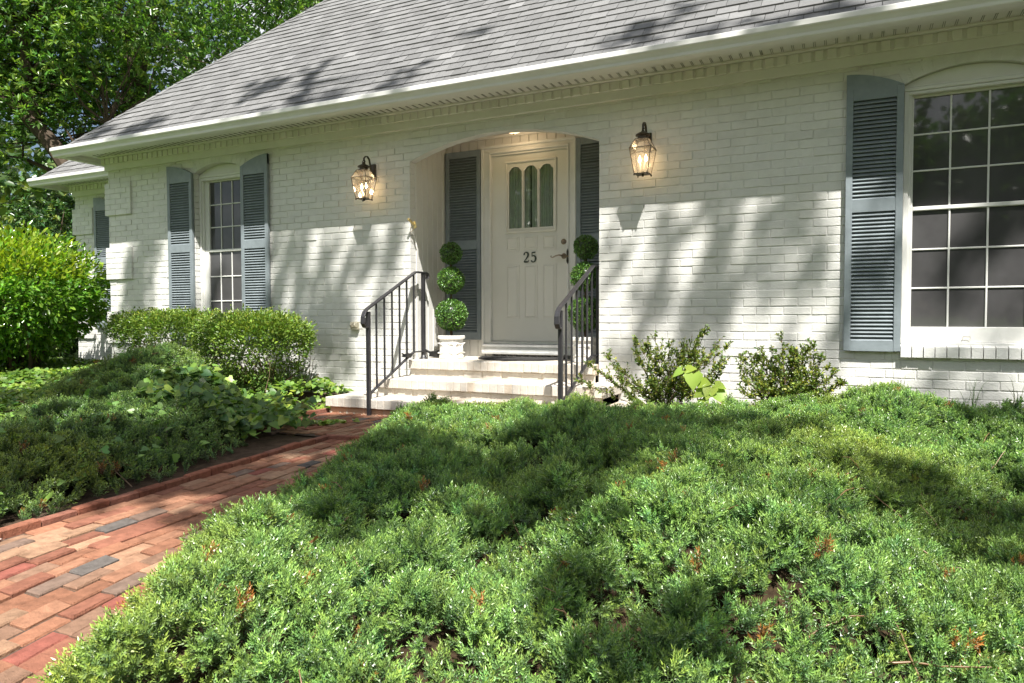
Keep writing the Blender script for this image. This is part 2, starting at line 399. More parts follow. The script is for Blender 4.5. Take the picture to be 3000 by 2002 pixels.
def edge_brick(a,b,zt=.024,w_=.046):
    a=Vector(a);b=Vector(b);d=(b-a).normalized();n=Vector((-d.y,d.x)); c=tuple(np.array(random.choice([(.26,.10,.062),(.29,.12,.075),(.23,.10,.07)]))*math.exp(rng.normal(0,.1)))
    a=a+d*.003;b=b-d*.003; e=.006; za=zt+.008+rng.normal(0,.002); zb=za+rng.normal(0,.002); tw=rng.normal(0,.002)
    lo=[a-n*w_/2,b-n*w_/2,b+n*w_/2,a+n*w_/2]
    v=[(p.x,p.y,-.06) for p in lo]+[(lo[0].x,lo[0].y,za-e),(lo[1].x,lo[1].y,zb-e),(lo[2].x,lo[2].y,zb-e+tw),(lo[3].x,lo[3].y,za-e+tw)]
    hi=[a-n*(w_/2-e)+d*e,b-n*(w_/2-e)-d*e,b+n*(w_/2-e)-d*e,a+n*(w_/2-e)+d*e]
    v+=[(hi[0].x,hi[0].y,za),(hi[1].x,hi[1].y,zb),(hi[2].x,hi[2].y,zb+tw),(hi[3].x,hi[3].y,za+tw)]
    f=[(8,9,10,11)]
    for k in range(4): k2=(k+1)%4; f+=[(k,k2,k2+4,k+4),(k+4,k2+4,k2+8,k+8)]
    eg.add(v,f,c)
y=-8.2
while y<-1.95: edge_brick((ledge(y)-.026,y),(ledge(y+.168)-.026,y+.168)); y+=.17
for k in range(4): edge_brick((-3.36+.205*k,-1.90+.03*k),(-3.36+.205*(k+1),-1.90+.03*(k+1)),.03)
y=-1.5
while y<-.72: edge_brick((-4.37,y),(-4.37,min(y+.205,-.70)),.03); y+=.207
eg.add([(ledge(-4.9)-.01,-4.9,.006),(ledge(-4.9)+.06,-4.8,.006),(ledge(-4.3)+.02,-4.3,.006),(ledge(-4.3),-4.3,.006)],[(0,1,2,3)],(.5,.47,.42))
struct(eg.build('path_edging',M['pathbrick']))

# ------------------------------------------------------------------ house
house=thing('house','white painted brick house with grey hip roof, blue shutters and arched porch','house',(-3,0,0))
ROW=.0672; BL=.2032
def arc_top(h,x):
    if h.get('rise',0)==0: return h['zs']
    xl,xr,r=h['xl'],h['xr'],h['rise']; half=(xr-xl)/2; Rr=(half*half+r*r)/(2*r); xc=(xl+xr)/2
    return h['zs']+math.sqrt(max(0,Rr*Rr-(x-xc)**2))-(Rr-r)
def row_pieces(x0,x1,z0,z1,holes):
    """rectangle minus holes -> list of (xa,xb,zla,zlb,ztop)"""
    segs=[(x0,x1)]; out=[]
    for h in holes:
        ns=[]
        for a,b in segs:
            if b<=h['xl'] or a>=h['xr'] or z1<=h['zb']+1e-4 or z0>=h['zs']+h.get('rise',0): ns.append((a,b)); continue
            if a<h['xl']: ns.append((a,h['xl']))
            if b>h['xr']: ns.append((h['xr'],b))
            ma,mb=max(a,h['xl']),min(b,h['xr'])
            if z0<h['zb']: out.append((ma,mb,z0,z0,h['zb']))
            n=max(1,int(math.ceil((mb-ma)/.045)))
            for k in range(n):
                p,q=ma+(mb-ma)*k/n,ma+(mb-ma)*(k+1)/n
                tp,tq=max(z0,arc_top(h,p)),max(z0,arc_top(h,q))
                if tp<z1 or tq<z1: out.append((p,q,min(tp,z1),min(tq,z1),z1))
        segs=ns
    return [(a,b,z0,z0,z1) for a,b in segs if b-a>.012]+out
def brick_wall(bm, mm, x0,x1,zb,zt, y, holes, joint=-.213, flat=0, k0=60, warp=.0015):
    """running bond bricks as separate blocks in front of a mortar sheet; top joint line 0 at z=2.575"""
    for k in range(-4,k0):
        z1=2.575-ROW*k; z0=z1-ROW
        if z1<=zb or z0>=zt: continue
        a0=max(z0,zb); a1=min(z1,zt)
        for (a,b,la,lb,t) in row_pieces(x0,x1,a0,a1,holes): mm.face([(a,y+.0045,la),(b,y+.0045,lb),(b,y+.0045,t),(a,y+.0045,t)])
        off=joint if k%2==0 else joint+BL/2
        n0=math.floor((x0-off)/BL)
        x=off+n0*BL
        while x<x1:
            xa,xb=max(x,x0),min(x+BL,x1); x+=BL
            if xb-xa<.02: continue
            jy=rng.normal(0,.0016)-.0005; t=1+rng.normal(0,.025); wz=rng.normal(0,.0012)
            tint=(t,t,t*(1-abs(rng.normal(0,.01))))
            g_=.0038; pcs=row_pieces(xa+(g_ if xa>x0 else 0),xb-(g_ if xb<x1 else 0),a0+.0036+wz*.3,a1-.0036+wz,holes)
            for (a,b,la,lb,tp) in pcs:
                whole=(len(pcs)==1)
                if whole and la==lb and tp-la>.02:
                    c=.0028; j=lambda:rng.normal(0,.0008)
                    tl=rng.normal(0,.0012)
                    fr=[(a+c+j(),y+jy-tl,la+c+j()),(b-c+j(),y+jy+tl,la+c+j()),(b-c+j(),y+jy+tl,tp-c+j()),(a+c+j(),y+jy-tl,tp-c+j())]
                    ou=[(a,y+jy+c,la),(b,y+jy+c,la),(b,y+jy+c,tp),(a,y+jy+c,tp)]
                    ba=[(a,y+.012,la),(b,y+.012,la),(b,y+.012,tp),(a,y+.012,tp)]
                    f=[(0,1,2,3)]
                    for q in range(4): q2=(q+1)%4; f+=[(q+4,q2+4,q2,q),(q+8,q2+8,q2+4,q+4)]
                    bm.add(fr+ou+ba,f,tint)
                elif tp-min(la,lb)>.003:
                    bm.add([(a,y+jy,la),(b,y+jy,lb),(b,y+jy,tp),(a,y+jy,tp),(a,y+.012,la),(b,y+.012,lb),(b,y+.012,tp),(a,y+.012,tp)],[(0,1,2,3),(4,5,1,0),(2,6,7,3)] ,tint)
WA=dict(xl=-6.92,xr=-6.14,zb=.60,zs=2.575,rise=.092)
WB=dict(xl=.39,xr=1.225,zb=.66,zs=2.565,rise=.098)
AL=dict(xl=-3.90,xr=-1.932,zb=-1,zs=2.42,rise=.187)
XL=-8.466; XR=2.4
bm,mm=MB(),MB()
brick_wall(bm,mm,XL,XR,-.1,2.74,0,[WA,WB,AL])
# quoins
def quoins(bm,mm,xl,xr,y):
    for zt in (2.575,1.785,.985):
        n0=round((2.575-zt)/ROW)
        for k in range(n0,n0+6):
            z1=2.575-ROW*k; z0=z1-ROW
            off=xl+(0 if k%2 else -.1); x=off
            while x<xr:
                a,b=max(x,xl),min(x+BL,xr); x+=BL
                if b-a<.02: continue
                t=1+rng.normal(0,.025); jy=rng.normal(0,.001)
                bm.cbox(a+(.003 if a>xl else 0),b-(.003 if b<xr else 0),y-.026+jy,y+.02,z0+.003,z1-.003,.003,(t,t,t))
        mm.box(xl+.002,xr-.002,y-.021,y+.02,2.575-ROW*(n0+6)+.004,2.575-ROW*n0-.004)
quoins(bm,mm,-8.505,-8.02,0)
# left side wall, plain backs
mm.box(XL-.001,XL+.2,.012,9,-.1,2.9)
mm.box(XL,XR+2,8.8,9,-.1,2.9); mm.box(XR+1.8,XR+2,.012,9,-.1,2.9); mm.box(XR,XR+1.9,.012,.2,-.1,2.9)
# backing behind the front wall (keeps light out)
for a,b in ((XL,WA['xl']-.02),(WA['xr']+.02,AL['xl']-.06),(AL['xr']+.06,WB['xl']-.02),(WB['xr']+.02,XR)): mm.box(a,b,.0125,.22,-.1,2.9)
for h in (WA,WB): mm.box(h['xl']-.02,h['xr']+.02,.14,.22,-.1,2.9)
mm.box(AL['xl']-.06,AL['xr']+.06,.014,.10,2.62,2.9)
wall=bm.build('wall',M['brick'],house); 
mo=mm.build('mortar',M['mortar'],wall)
# arch over the porch and brick returns, soldier arches, sills
ar=MB()
def arch_strip(h,y0,y1,ext=0,n=24):
    pts=[(h['xl'],h['zb'] if h['zb']>0 else .0)]
    pts=[]; 
    for k in range(n+1):
        x=h['xl']+(h['xr']-h['xl'])*k/n; pts.append((x,arc_top(h,x)))
    for a,b in zip(pts[:-1],pts[1:]): ar.face([(a[0],y0,a[1]),(b[0],y0,b[1]),(b[0],y1,b[1]),(a[0],y1,a[1])])
arch_strip(AL,-.001,.10)
z=.465
k=0
for hx,sg in ((AL['xl'],1),(AL['xr'],-1)):
    for k in range(-1,34):
        z1=2.575-ROW*k; z0=z1-ROW
        if z0>2.42 or z1<.28: continue
        t=1+rng.normal(0,.02); j=rng.normal(0,.0004)
        xa,xb=sorted((hx+sg*(.0+j),hx-sg*.02)); ar.cbox(xa,xb,.0,.10,max(z0,.2)+.0012,min(z1,2.42)-.0012,.0012,(t,t,t))
soldier_later=1
_ar=ar
for h in (WA,WB):
    ar=h['mb']=MB(); arch_strip(h,-.001,.14)
    for hx,sg in ((h['xl'],1),(h['xr'],-1)):
        for k in range(0,30):
            z1=2.575-ROW*k; z0=z1-ROW
            if z1<h['zb']: continue
            j=rng.normal(0,.001); xa,xb=sorted((hx+sg*j,hx-sg*.02)); ar.cbox(xa,xb,.0,.14,max(z0,h['zb'])+.003,z1-.003,.002)
# brick arch voussoirs above windows (slightly proud)
def soldier(h,depth=.10,n=13):
    half=(h['xr']-h['xl'])/2+.0; r=h['rise']; Rr=(half*half+r*r)/(2*r); xc=(h['xl']+h['xr'])/2; zc=h['zs']+r-Rr; A=math.asin(half/Rr)
    for k in range(n):
        a0=-A+2*A*k/n+.002; a1=-A+2*A*(k+1)/n-.002
        P=lambda a,R_:(xc+R_*math.sin(a),zc+R_*math.cos(a))
        poly=[P(a0,Rr),P(a1,Rr),P(a1,Rr+depth),P(a0,Rr+depth)]
        poly=[(x,min(z,2.733)) for x,z in poly]
        t=1+rng.normal(0,.02); ar.prism(poly,-.0025+rng.normal(0,.0006),.01,'y',(t,t,t))
ar=WA['mb']; soldier(WA); ar=WB['mb']; soldier(WB)
ar=_ar; pass
# window sills of brick
def bsill(h):
    ar=h['mb']; x=h['xl']+.0
    while x<h['xr']-.01:
        t=1+rng.normal(0,.03); j=rng.normal(0,.002); wdt=.073
        x2=min(x+wdt,h['xr'])
        v=[(x+.003,-.045+j,h['zb']-.075),(x2-.003,-.045+j,h['zb']-.075),(x2-.003,-.045+j,h['zb']+.002),(x+.003,-.045+j,h['zb']+.002),
           (x+.003,.06,h['zb']-.06),(x2-.003,.06,h['zb']-.06),(x2-.003,.06,h['zb']+.03),(x+.003,.06,h['zb']+.03)]
        ar.add(v,[(0,1,2,3),(3,2,6,7),(1,0,4,5),(0,3,7,4),(2,1,5,6)],(t,t,t)); x+=wdt
bsill(WA); bsill(WB)
ar.build('porch_arch',M['brick'],house); WA['mb'].build('window_surround',M['brick'],house); WB['mb'].build('window_surround',M['brick'],house)

# cornice: frieze, dentils, crown, soffit, fascia, gutter
def cornice(xl,xr,y,dz=0,side_over=.15,left_return=True):
    f=MB()
    f.cbox(xl-.03,xr,y-.030,y+.02,2.735+dz,2.812+dz,.003)
    f.cbox(xl-.05,xr,y-.038,y+.02,2.812+dz,2.885+dz,.003)
    if left_return: f.box(xl-.032,xl+.02,y+.02,y+7,2.735+dz,2.885+dz)
    fo=f.build('frieze_board',M['white'],house)
    d=MB(); x=xl-.062
    while x<xr:
        d.cbox(x,x+.062,y-.052,y-.03,2.815+dz,2.884+dz,.003,(1+rng.normal(0,.02),)*3); x+=.0885
    d.build('dentil_row',M['white'],house)
    s=MB()
    s.cbox(xl-.075,xr,y-.085,y+.02,2.886+dz,2.902+dz,.003)
    s.box(xl-side_over,xr,y-.43,y+.02,2.9025+dz,2.915+dz)
    if left_return: s.box(xl-side_over,xl+.02,y+.02,y+7,2.9025+dz,2.915+dz)
    s.box(xl-side_over-.012,xr,y-.45,y-.428,2.870+dz,2.955+dz)        # fascia
    s.box(xl-side_over-.012,xl-side_over+.01,y-.428,y+7,2.870+dz,2.955+dz)
    # soffit vents: thin slots
    x=xl
    while x<xr:
        for q in (0,.012): s.box(x+q,x+q+.003,y-.20,y-.095,2.8985+dz,2.9015+dz,(.25,.25,.22))
        x+=.075
    s.build('soffit',M['white'],house)
    g=MB()
    # K-style gutter profile (y outwards negative) closed
    y0=y-.451
    prof=[(y0,2.835),(y0-.07,2.835),(y0-.076,2.842),(y0-.078,2.862),(y0-.092,2.885),(y0-.106,2.897),(y0-.110,2.905),(y0-.110,2.938),(y0-.104,2.942),(y0-.100,2.936),(y0-.098,2.925),(y0,2.925)]
    prof=[(a,b+dz) for a,b in prof]
    g.prism(prof,xl-side_over-.115,xr,'x')
    px0=xl-side_over-.012-.001
    prof2=[(px0+(a-y0),b) for a,b in prof]
    g.prism(prof2,y0,y+7,'y')
    # strip of drip edge / gutter guard over the gutter
    g.box(xl-side_over-.10,xr,y0-.098,y0+.03,2.9425+dz,2.947+dz)
    g.build('gutter',M['white'],house,smooth=False)
cornice(XL,XR,0)
WX=-10.93; WY=1.15
cornice(WX,XL-.05,WY,.035,.15)

# roofs: shingle tabs laid one by one
def shingle_plane(rf, xl, xr, ye, ze, ymax, hip=True, tabw=.166, expo=.128):
    s2=math.sqrt(.5); n=int((ymax-ye)/(expo*s2))
    for k in range(n):
        d0=k*expo; x=xl-.3+((k*.37)%1)*tabw
        while x<xr:
            xa,xb=x,x+tabw; x+=tabw
            lim=xl+ (d0+expo*.5)*s2 if hip else xl
            if xb<lim+.02: continue
            xa=max(xa,lim-.03); xb_=min(xb,xr)
            if xb_-xa<.02: continue
            dk=rng.random()<.35; drop=dk*.010+rng.normal(0,.002); th=.007+dk*.006
            t=math.exp(rng.normal(0,.09)); tb=(t,t,t*1.005)
            la=d0-drop; lb=d0+expo+.02
            def P(x_,l,h): return (x_, ye+l*s2-h*s2, ze+l*s2+h*s2)
            h0=.0145+dk*.004; h1=.004
            xa+=.0022; xb_-=.0022
            xo=lambda l:0
            v=[P(xa,la,h0),P(xb_,la,h0),P(xb_,lb,h1),P(xa,lb,h1),P(xa,la,h0-th-.004),P(xb_,la,h0-th-.004)]
            rf.add(v,[(0,1,2,3),(4,5,1,0)],tb)
            rf.add([v[0],v[3],P(xa,lb,-.002),v[4],v[1],v[2],P(xb_,lb,-.002),v[5]],[(0,1,2,3),(4,7,6,5)],tb)
def roof(xl,xr,ye,ze,ridge_y,name='roof'):
    rf=MB(); h=ridge_y-ye
    shingle_plane(rf,xl,xr,ye,ze,min(ridge_y,ye+4.3))
    # decking and other slopes
    e=.004
    def z(y): return ze+(y-ye)-e
    rf.face([(xl,ye+.01,ze-e),(xr,ye+.01,ze-e),(xr,ridge_y,ze+h-e),(xl+h,ridge_y,ze+h-e)],(.25,.25,.25))
    rf.face([(xl,ye+.01,ze-e),(xl+h,ridge_y,ze+h-e),(xl,ridge_y+h,ze-e)])
    rf.face([(xl,ridge_y+h,ze-e),(xl+h,ridge_y,ze+h-e),(xr,ridge_y,ze+h-e),(xr,ridge_y+h,ze-e)])
    rf.face([(xr,ye,ze-e),(xr,ridge_y+h,ze-e),(xr,ridge_y,ze+h-e)])
    # hip caps
    d=Vector((1,1,1)).normalized(); L=h*math.sqrt(3); s=0
    a1=Vector((1,-.0,0)); 
    while s<min(L,6.5):
        p=Vector((xl,ye,ze))+d*(s); q=Vector((xl,ye,ze))+d*(s+.21)
        t=math.exp(rng.normal(0,.08)); t3=(t,t,t)
        up=Vector((-.35,-.35,.7)).normalized()*.022; up2=up*.45
        e1=Vector((.075,-.0,-.0)); e2=Vector((0,.075,0))
        # sides lie on the two slopes
        v=[p+up,q+up2,q+e1+Vector((0,0,.012))*1,p+e1+Vector((0,-.012,.012)),p+e2+Vector((-.012,0,.012)),q+e2+Vector((0,0,.012)),p+e1-Vector((0,0,.005)),p+e2-Vector((0,0,.005)),p-Vector((0,0,.004))]
        rf.add([tuple(a) for a in v],[(0,3,2,1),(0,1,5,4),(0,8,6,3),(0,4,7,8)],t3)
        s+=.14
    return rf.build(name,M['shingle'],house)
roof(-8.60,4.6,-.47,2.945,4.3)
roof(-11.06,-8.40,WY-.47,2.98,3.2)
# wing walls
wb,wm=MB(),MB()
brick_wall(wb,wm,WX,XL-.02,-.1,2.78,WY,[],joint=-.15)
quoins(wb,wm,WX-.04,WX+.44,WY)
wm.box(WX,WX+.2,WY+.012,WY+5,-.1,2.93); wm.box(WX,XL,WY+4.8,WY+5,-.1,2.93); wm.box(WX,XL,WY+.0125,WY+.2,-.1,2.93)
ww=wb.build('wing_wall',M['brick'],house); wm.build('mortar',M['mortar'],ww)

# ------------------------------------------------------------------ shutters
def shutter(w_, zb, zt_in, zt_out, panels, loc, inner='R', arched=True, nslat=None, name='shutter', label=None):
    fr=MB(); T=.034; sw=.047
    def top(x):      # x from 0..w_, quarter arch: flat at the outer end
        u=x/w_ if inner=="R" else 1-x/w_; u=min(1,max(0,u))
        if not arched: return zt_out
        return zt_out-(zt_out-zt_in)*(u**1.8)
    # stiles
    for a,b in ((0,sw),(w_-sw,w_)):
        fr.cbox(a,b,-T,0,zb,min(top(a),top(b))-.002,.003)
    pz=[zb]+[z for p in panels for z in p]+[None]
    # rails
    pl=sorted(panels)
    fr.box(sw,w_-sw,-T+.002,0,zb,pl[0][0])
    for a,b in zip(pl[:-1],pl[1:]): fr.box(sw,w_-sw,-T+.002,0,a[1],b[0])
    # top rail with curve
    zt0=pl[-1][1]; n=10
    poly=[(w_-sw,zt0),(sw,zt0)]
    fr.prism([(sw,zt0),(w_-sw,zt0),(w_-sw,min(top(0),top(w_))-.002),(sw,min(top(0),top(w_))-.002)],-T+.002,0,'y')
    if arched:
        m0=min(top(0),top(w_))-.002
        poly=[(0,m0),(w_,m0)]+[(w_*(n-k)/n,top(w_*(n-k)/n)) for k in range(n+1)]
        # drop duplicates
        pp=[]
        for p in poly:
            if not pp or (abs(p[0]-pp[-1][0])+abs(p[1]-pp[-1][1]))>.004: pp.append(p)
        fr.prism(pp,-T+.0005,0,'y')
    fr.v=[(x+loc[0],y+loc[1],z+loc[2]) for x,y,z in fr.v]
    o=fr.build(name,M['blue'],house)
    if label: o['label']=label
    for (a,b) in pl:
        lv=MB(); n=max(3,int(round((b-a)/.0288))); st=(b-a)/n
        for k in range(n):
            z0=a+st*k; j=rng.normal(0,.0008); t=1+rng.normal(0,.05)
            # slat tilted: outer lower edge, inner upper edge
            P=[(-.030,z0+.003+j),(-.0285,z0-.002+j),(-.004,z0+st*.78+j),(-.0055,z0+st*.78+.005+j)]
            lv.prism(P,sw+.001,w_-sw-.001,'x',(t,t,t))
        lv.box(sw,w_-sw,-.003,-.001,a,b,(.25,.25,.25))
        lv.v=[(x+loc[0],y+loc[1],z+loc[2]) for x,y,z in lv.v]
        lv.build('louver_panel',M['blue'],o)
PAN=[(.70,1.655),(1.745,2.475)]
shutter(.415,.62,2.572,2.682,PAN,(-7.335,-.012,0),'R')
shutter(.405,.62,2.572,2.682,PAN,(-6.143,-.012,0),'L')
shutter(.378,.625,2.558,2.672,PAN,(.012,-.012,0),'R')
shutter(.378,.625,2.558,2.672,PAN,(1.228,-.012,0),'L')
shutter(.40,.735,2.60,2.715,[(.82,1.70),(1.79,2.51)],(-10.42,WY-.012,0),'R')
shutter(.40,.735,2.60,2.715,[(.82,1.70),(1.79,2.51)],(-9.20,WY-.012,0),'L')
DPAN=[(.72,1.60),(1.69,2.57)]
BY=.72
shutter(.425,.642,2.64,2.64,DPAN,(-3.897,BY-.014,0),'R',False)
shutter(.425,.642,2.64,2.64,DPAN,(-2.40,BY-.014,0),'R',False)

# ------------------------------------------------------------------ windows
def window(h, nx, yf, glassx, zmeet, zbot, ztop, name='window'):
    xl,xr=h['xl']+.004,h['xr']-.004; cw=.030
    f=MB(); zb=h['zb']+.012
    # casing with arched head panel
    f.cbox(xl,xl+cw,yf-.03,yf+.05,zb,h['zs']-.03,.003); f.cbox(xr-cw,xr,yf-.03,yf+.05,zb,h['zs']-.03,.003)
    f.cbox(xl+cw,xl+cw+.02,yf-.012,yf+.05,zb,ztop+.035,.003); f.cbox(xr-cw-.02,xr-cw,yf-.012,yf+.05,zb,ztop+.035,.003)
    n=16; poly=[(xl,h['zs']-.035),(xr,h['zs']-.035)]+[(xr-(xr-xl)*k/n,arc_top(h,xr-(xr-xl)*k/n)-.004) for k in range(n+1)]
    f.prism(poly,yf-.008,yf+.05,'y')
    f.cbox(xl,xr,yf-.035,yf-.0085,h['zs']-.05,h['zs']-.022,.004)
    f.cbox(xl+cw,xr-cw,yf-.028,yf+.05,ztop+.0,h['zs']-.052,.003)
    f.cbox(xl,xr,yf-.05,yf+.05,zb-.02,zb+.022,.004)
    f.box(xl,xr,yf+.055,yf+.06,zb,h['zs'],(.1,.1,.1))
    wo_=f.build(name,M['white'],house)
    gx0,gx1=glassx; ax0,ax1=xl+cw+.02,xr-cw-.02
    for (za,zt_,yy,nm) in ((zmeet,ztop,yf+.012,'upper'),(zb+.022,zmeet+.03,yf-.004,'lower')):
        s=MB()
        gb=zbot if nm=='lower' else zmeet+.030; gt=zmeet+.002 if nm=='lower' else ztop-.018
        s.cbox(ax0,gx0,yy,yy+.03,za,zt_,.003); s.cbox(gx1,ax1,yy,yy+.03,za,zt_,.003)
        s.cbox(gx0,gx1,yy+.001,yy+.03,za,gb,.003); s.cbox(gx0,gx1,yy+.001,yy+.03,gt,zt_,.003)
        so=s.build('sash',M['white'],wo_)
        g_=MB(); g_.box(gx0-.004,gx1+.004,yy+.0205,yy+.024,gb-.004,gt+.004); g_.build('pane',M['screen'],so)
        m_=MB()
        for k in range(1,nx): x=gx0+(gx1-gx0)*k/nx; m_.cbox(x-.0065,x+.0065,yy+.010,yy+.020,gb,gt,.003)
        for k in range(1,3): z=gb+(gt-gb)*k/3; m_.cbox(gx0,gx1,yy+.0115,yy+.0195,z-.0065,z+.0065,.003)
        m_.build('muntin_grid',M['white'],so)
        if nm=='lower':
            k_=MB(); xc=(gx0+gx1)/2; k_.tube([(xc-.022,yy-.004,za+.02),(xc-.022,yy-.014,za+.024),(xc+.022,yy-.014,za+.024),(xc+.022,yy-.004,za+.02)],.0025,6)
            k_.tube([(xc-.022,yy-.013,za+.024),(xc-.022,yy-.013,za+.042),(xc+.022,yy-.013,za+.042),(xc+.022,yy-.013,za+.024)],.002,6); k_.build('sash_lift',M['nickel'],so)
window(WB,3,.05,(.458,1.157),1.652,.805,2.49)
window(WA,3,.09,(-6.80,-6.26),1.652,.79,2.49)

# ------------------------------------------------------------------ porch recess and door
p=MB()
# side walls of vertical boards
CZ=2.775; PX0,PX1=AL['xl']-.012,AL['xr']+.012
DXL,DXR=-3.352,-2.500
y=.142
while y<BY+.01:
    y2=min(y+.098,BY+.012)
    for hx,sg in ((PX0,-1),(PX1,1)):
        xa,xb=sorted((hx,hx+sg*.02)); p.cbox(xa,xb,y+.002,y2-.002,.44,CZ,.005)
    y+=.098
p.box(PX0-.03,PX0-.012,.10,BY+.03,.3,CZ+.02,(.7,.7,.7)); p.box(PX1+.012,PX1+.03,.10,BY+.03,.3,CZ+.02,(.7,.7,.7))
# corner trims next to the brick returns
for hx,sg in ((AL['xl'],1),(AL['xr'],-1)):
    xa,xb=sorted((hx+sg*.006,hx-sg*.04)); p.cbox(xa,xb,.101,.141,.44,CZ,.004)
x=PX0-.02
while x<PX1+.02:
    
    xa,xb=x+.002,x+.098
    if xb<DXL or xa>DXR: p.cbox(xa,xb,BY,BY+.02,.44,CZ,.005)
    else:
        p.cbox(xa,xb,BY,BY+.02,2.56,CZ,.005)
        if xa<DXL: p.cbox(xa,DXL,BY,BY+.02,.44,2.56,.002)
        if xb>DXR: p.cbox(DXR,xb,BY,BY+.02,.44,2.56,.002)
    x+=.100
p.box(PX0-.03,PX1+.03,BY+.07,BY+.09,.3,CZ+.02,(.7,.7,.7))
p.box(PX0-.03,PX1+.03,.10,BY+.03,CZ,CZ+.03)                          # ceiling
p.cbox(PX0,PX1,BY-.03,BY-.001,CZ-.035,CZ-.001,.008)
p.cbox(PX0,PX0+.028,.145,BY-.03,CZ-.035,CZ-.001,.008); p.cbox(PX1-.028,PX1,.145,BY-.03,CZ-.035,CZ-.001,.008)
p.box(AL['xl'],AL['xr'],.011,.0135,2.61,2.9)
p.build('porch_panelling',M['panel'],house)

DXL,DXR=-3.352,-2.500; DZ0,DZ1=.632,2.555; DY=BY-.005
d=MB()
# the glazed opening: three round-headed lights
GX=[(-3.158,-3.010),(-2.982,-2.836),(-2.808,-2.661)]; GZ0,GZS,GR=1.797,2.375,.055
holes=[dict(xl=a,xr=b,zb=GZ0,zs=GZS,rise=GR) for a,b in GX]
for (a,b,la,lb,tp) in row_pieces(DXL,DXR,DZ0,DZ1,holes):
    d.add([(a,DY,la),(b,DY,lb),(b,DY,tp),(a,DY,tp)],[(0,1,2,3)])
d.box(DXL,DXR,DY+.055,DY+.06,DZ0,DZ1,(.06,.06,.06))
for h in holes:                       # reveals of the lights
    n=14; pts=[(h['xl'],h['zb'])]+[(h['xl']+(h['xr']-h['xl'])*k/n,arc_top(h,h['xl']+(h['xr']-h['xl'])*k/n)) for k in range(n+1)]+[(h['xr'],h['zb'])]
    for a,b in zip(pts,pts[1:]+pts[:1]): d.face([(a[0],DY,a[1]),(b[0],DY,b[1]),(b[0],DY+.03,b[1]),(a[0],DY+.03,a[1])])
def raised(x0,x1,z0,z1,c=.012,hh=.009):
    """moulded rim plus bevelled field"""
    d.box(x0,x1,DY-hh*.6,DY-.0002,z0,z0+c); d.box(x0,x1,DY-hh*.6,DY-.0002,z1-c,z1); d.box(x0,x0+c,DY-hh*.6,DY-.0004,z0+c,z1-c); d.box(x1-c,x1,DY-hh*.6,DY-.0004,z0+c,z1-c)
    i=.028; v=[(x0+c,DY-.0006,z0+c),(x1-c,DY-.0006,z0+c),(x1-c,DY-.0006,z1-c),(x0+c,DY-.0006,z1-c),(x0+i,DY-hh,z0+i),(x1-i,DY-hh,z0+i),(x1-i,DY-hh,z1-i),(x0+i,DY-hh,z1-i)]
    d.add(v,[(4,5,6,7),(0,1,5,4),(1,2,6,5),(2,3,7,6),(3,0,4,7)])
for a,b in ((-3.19,-3.04),(-2.985,-2.835),(-2.78,-2.63)):
    raised(a,b,1.565,1.715) if a!=-2.985 else raised(a,b,1.575,1.715)
    raised(a,b,.865,1.42)
# moulding round the glass
X0,X1=-3.195,-2.622
d.cbox(X0,X0+.022,DY-.016,DY-.0002,1.76,2.475,.006); d.cbox(X1-.022,X1,DY-.016,DY-.0002,1.76,2.475,.006)
d.cbox(X0,X1,DY-.017,DY-.0003,2.465,2.487,.006); d.cbox(X0,X1,DY-.017,DY-.0003,1.745,1.767,.006)
for q in (-2.996,-2.822): d.cbox(q-.007,q+.007,DY-.010,DY-.0004,1.797,2.39,.004)
door=d.build('door',M['door'],house)
door['label']='cream front door with three arched panes and number 25'
gl=MB()
for a,b in GX: gl.box(a-.003,b+.003,DY+.014,DY+.017,GZ0-.003,GZS+GR)
gl.build('pane',M['doorglass'],door)
cu=MB()
def curtain(x0,x1,gapshift):
    n=60; pts=[]
    for k in range(n+1):
        u=k/n; x=x0+(x1-x0)*u; pts.append((x,DY+.026+.006*math.sin(u*40+gapshift)+.003*math.sin(u*97+1)))
    for a,b in zip(pts[:-1],pts[1:]):
        t=.9+.1*math.sin(a[0]*300); cu.face([(a[0],a[1],GZ0-.02),(b[0],b[1],GZ0-.02),(b[0],b[1],GZS+GR+.01),(a[0],a[1],GZS+GR+.01)],(t,t,t))
curtain(-3.17,-2.925,0); curtain(-2.912,-2.65,1.3)
cu.build('curtain',M['curtain'],door,smooth=True)
hd=MB()
hd.lathe([(0,-.026),(.012,-.024),(.0135,-.012),(.026,-.008),(.029,0)],20,(0,0,0))
lev=MB(); lev.v=[(x,z,y) for x,y,z in hd.v]; 
b=MB(); b.add([(x-2.548,z+DY,y+1.636) for x,y,z in hd.v],hd.f); b.build('deadbolt',M['nickel'],door,smooth=True)
b=MB(); b.add([(x-2.545,z*1.2+DY,y+1.492) for x,y,z in hd.v],hd.f)
b.tube([(-2.545,DY-.02,1.492),(-2.545,DY-.055,1.492),(-2.575,DY-.06,1.498),(-2.61,DY-.06,1.492),(-2.64,DY-.06,1.478),(-2.658,DY-.06,1.480),(-2.664,DY-.06,1.490),(-2.656,DY-.06,1.495)],[.009,.010,.0085,.0075,.0065,.006,.006,.004],8)
b.build('lever_handle',M['nickel'],door,smooth=True)
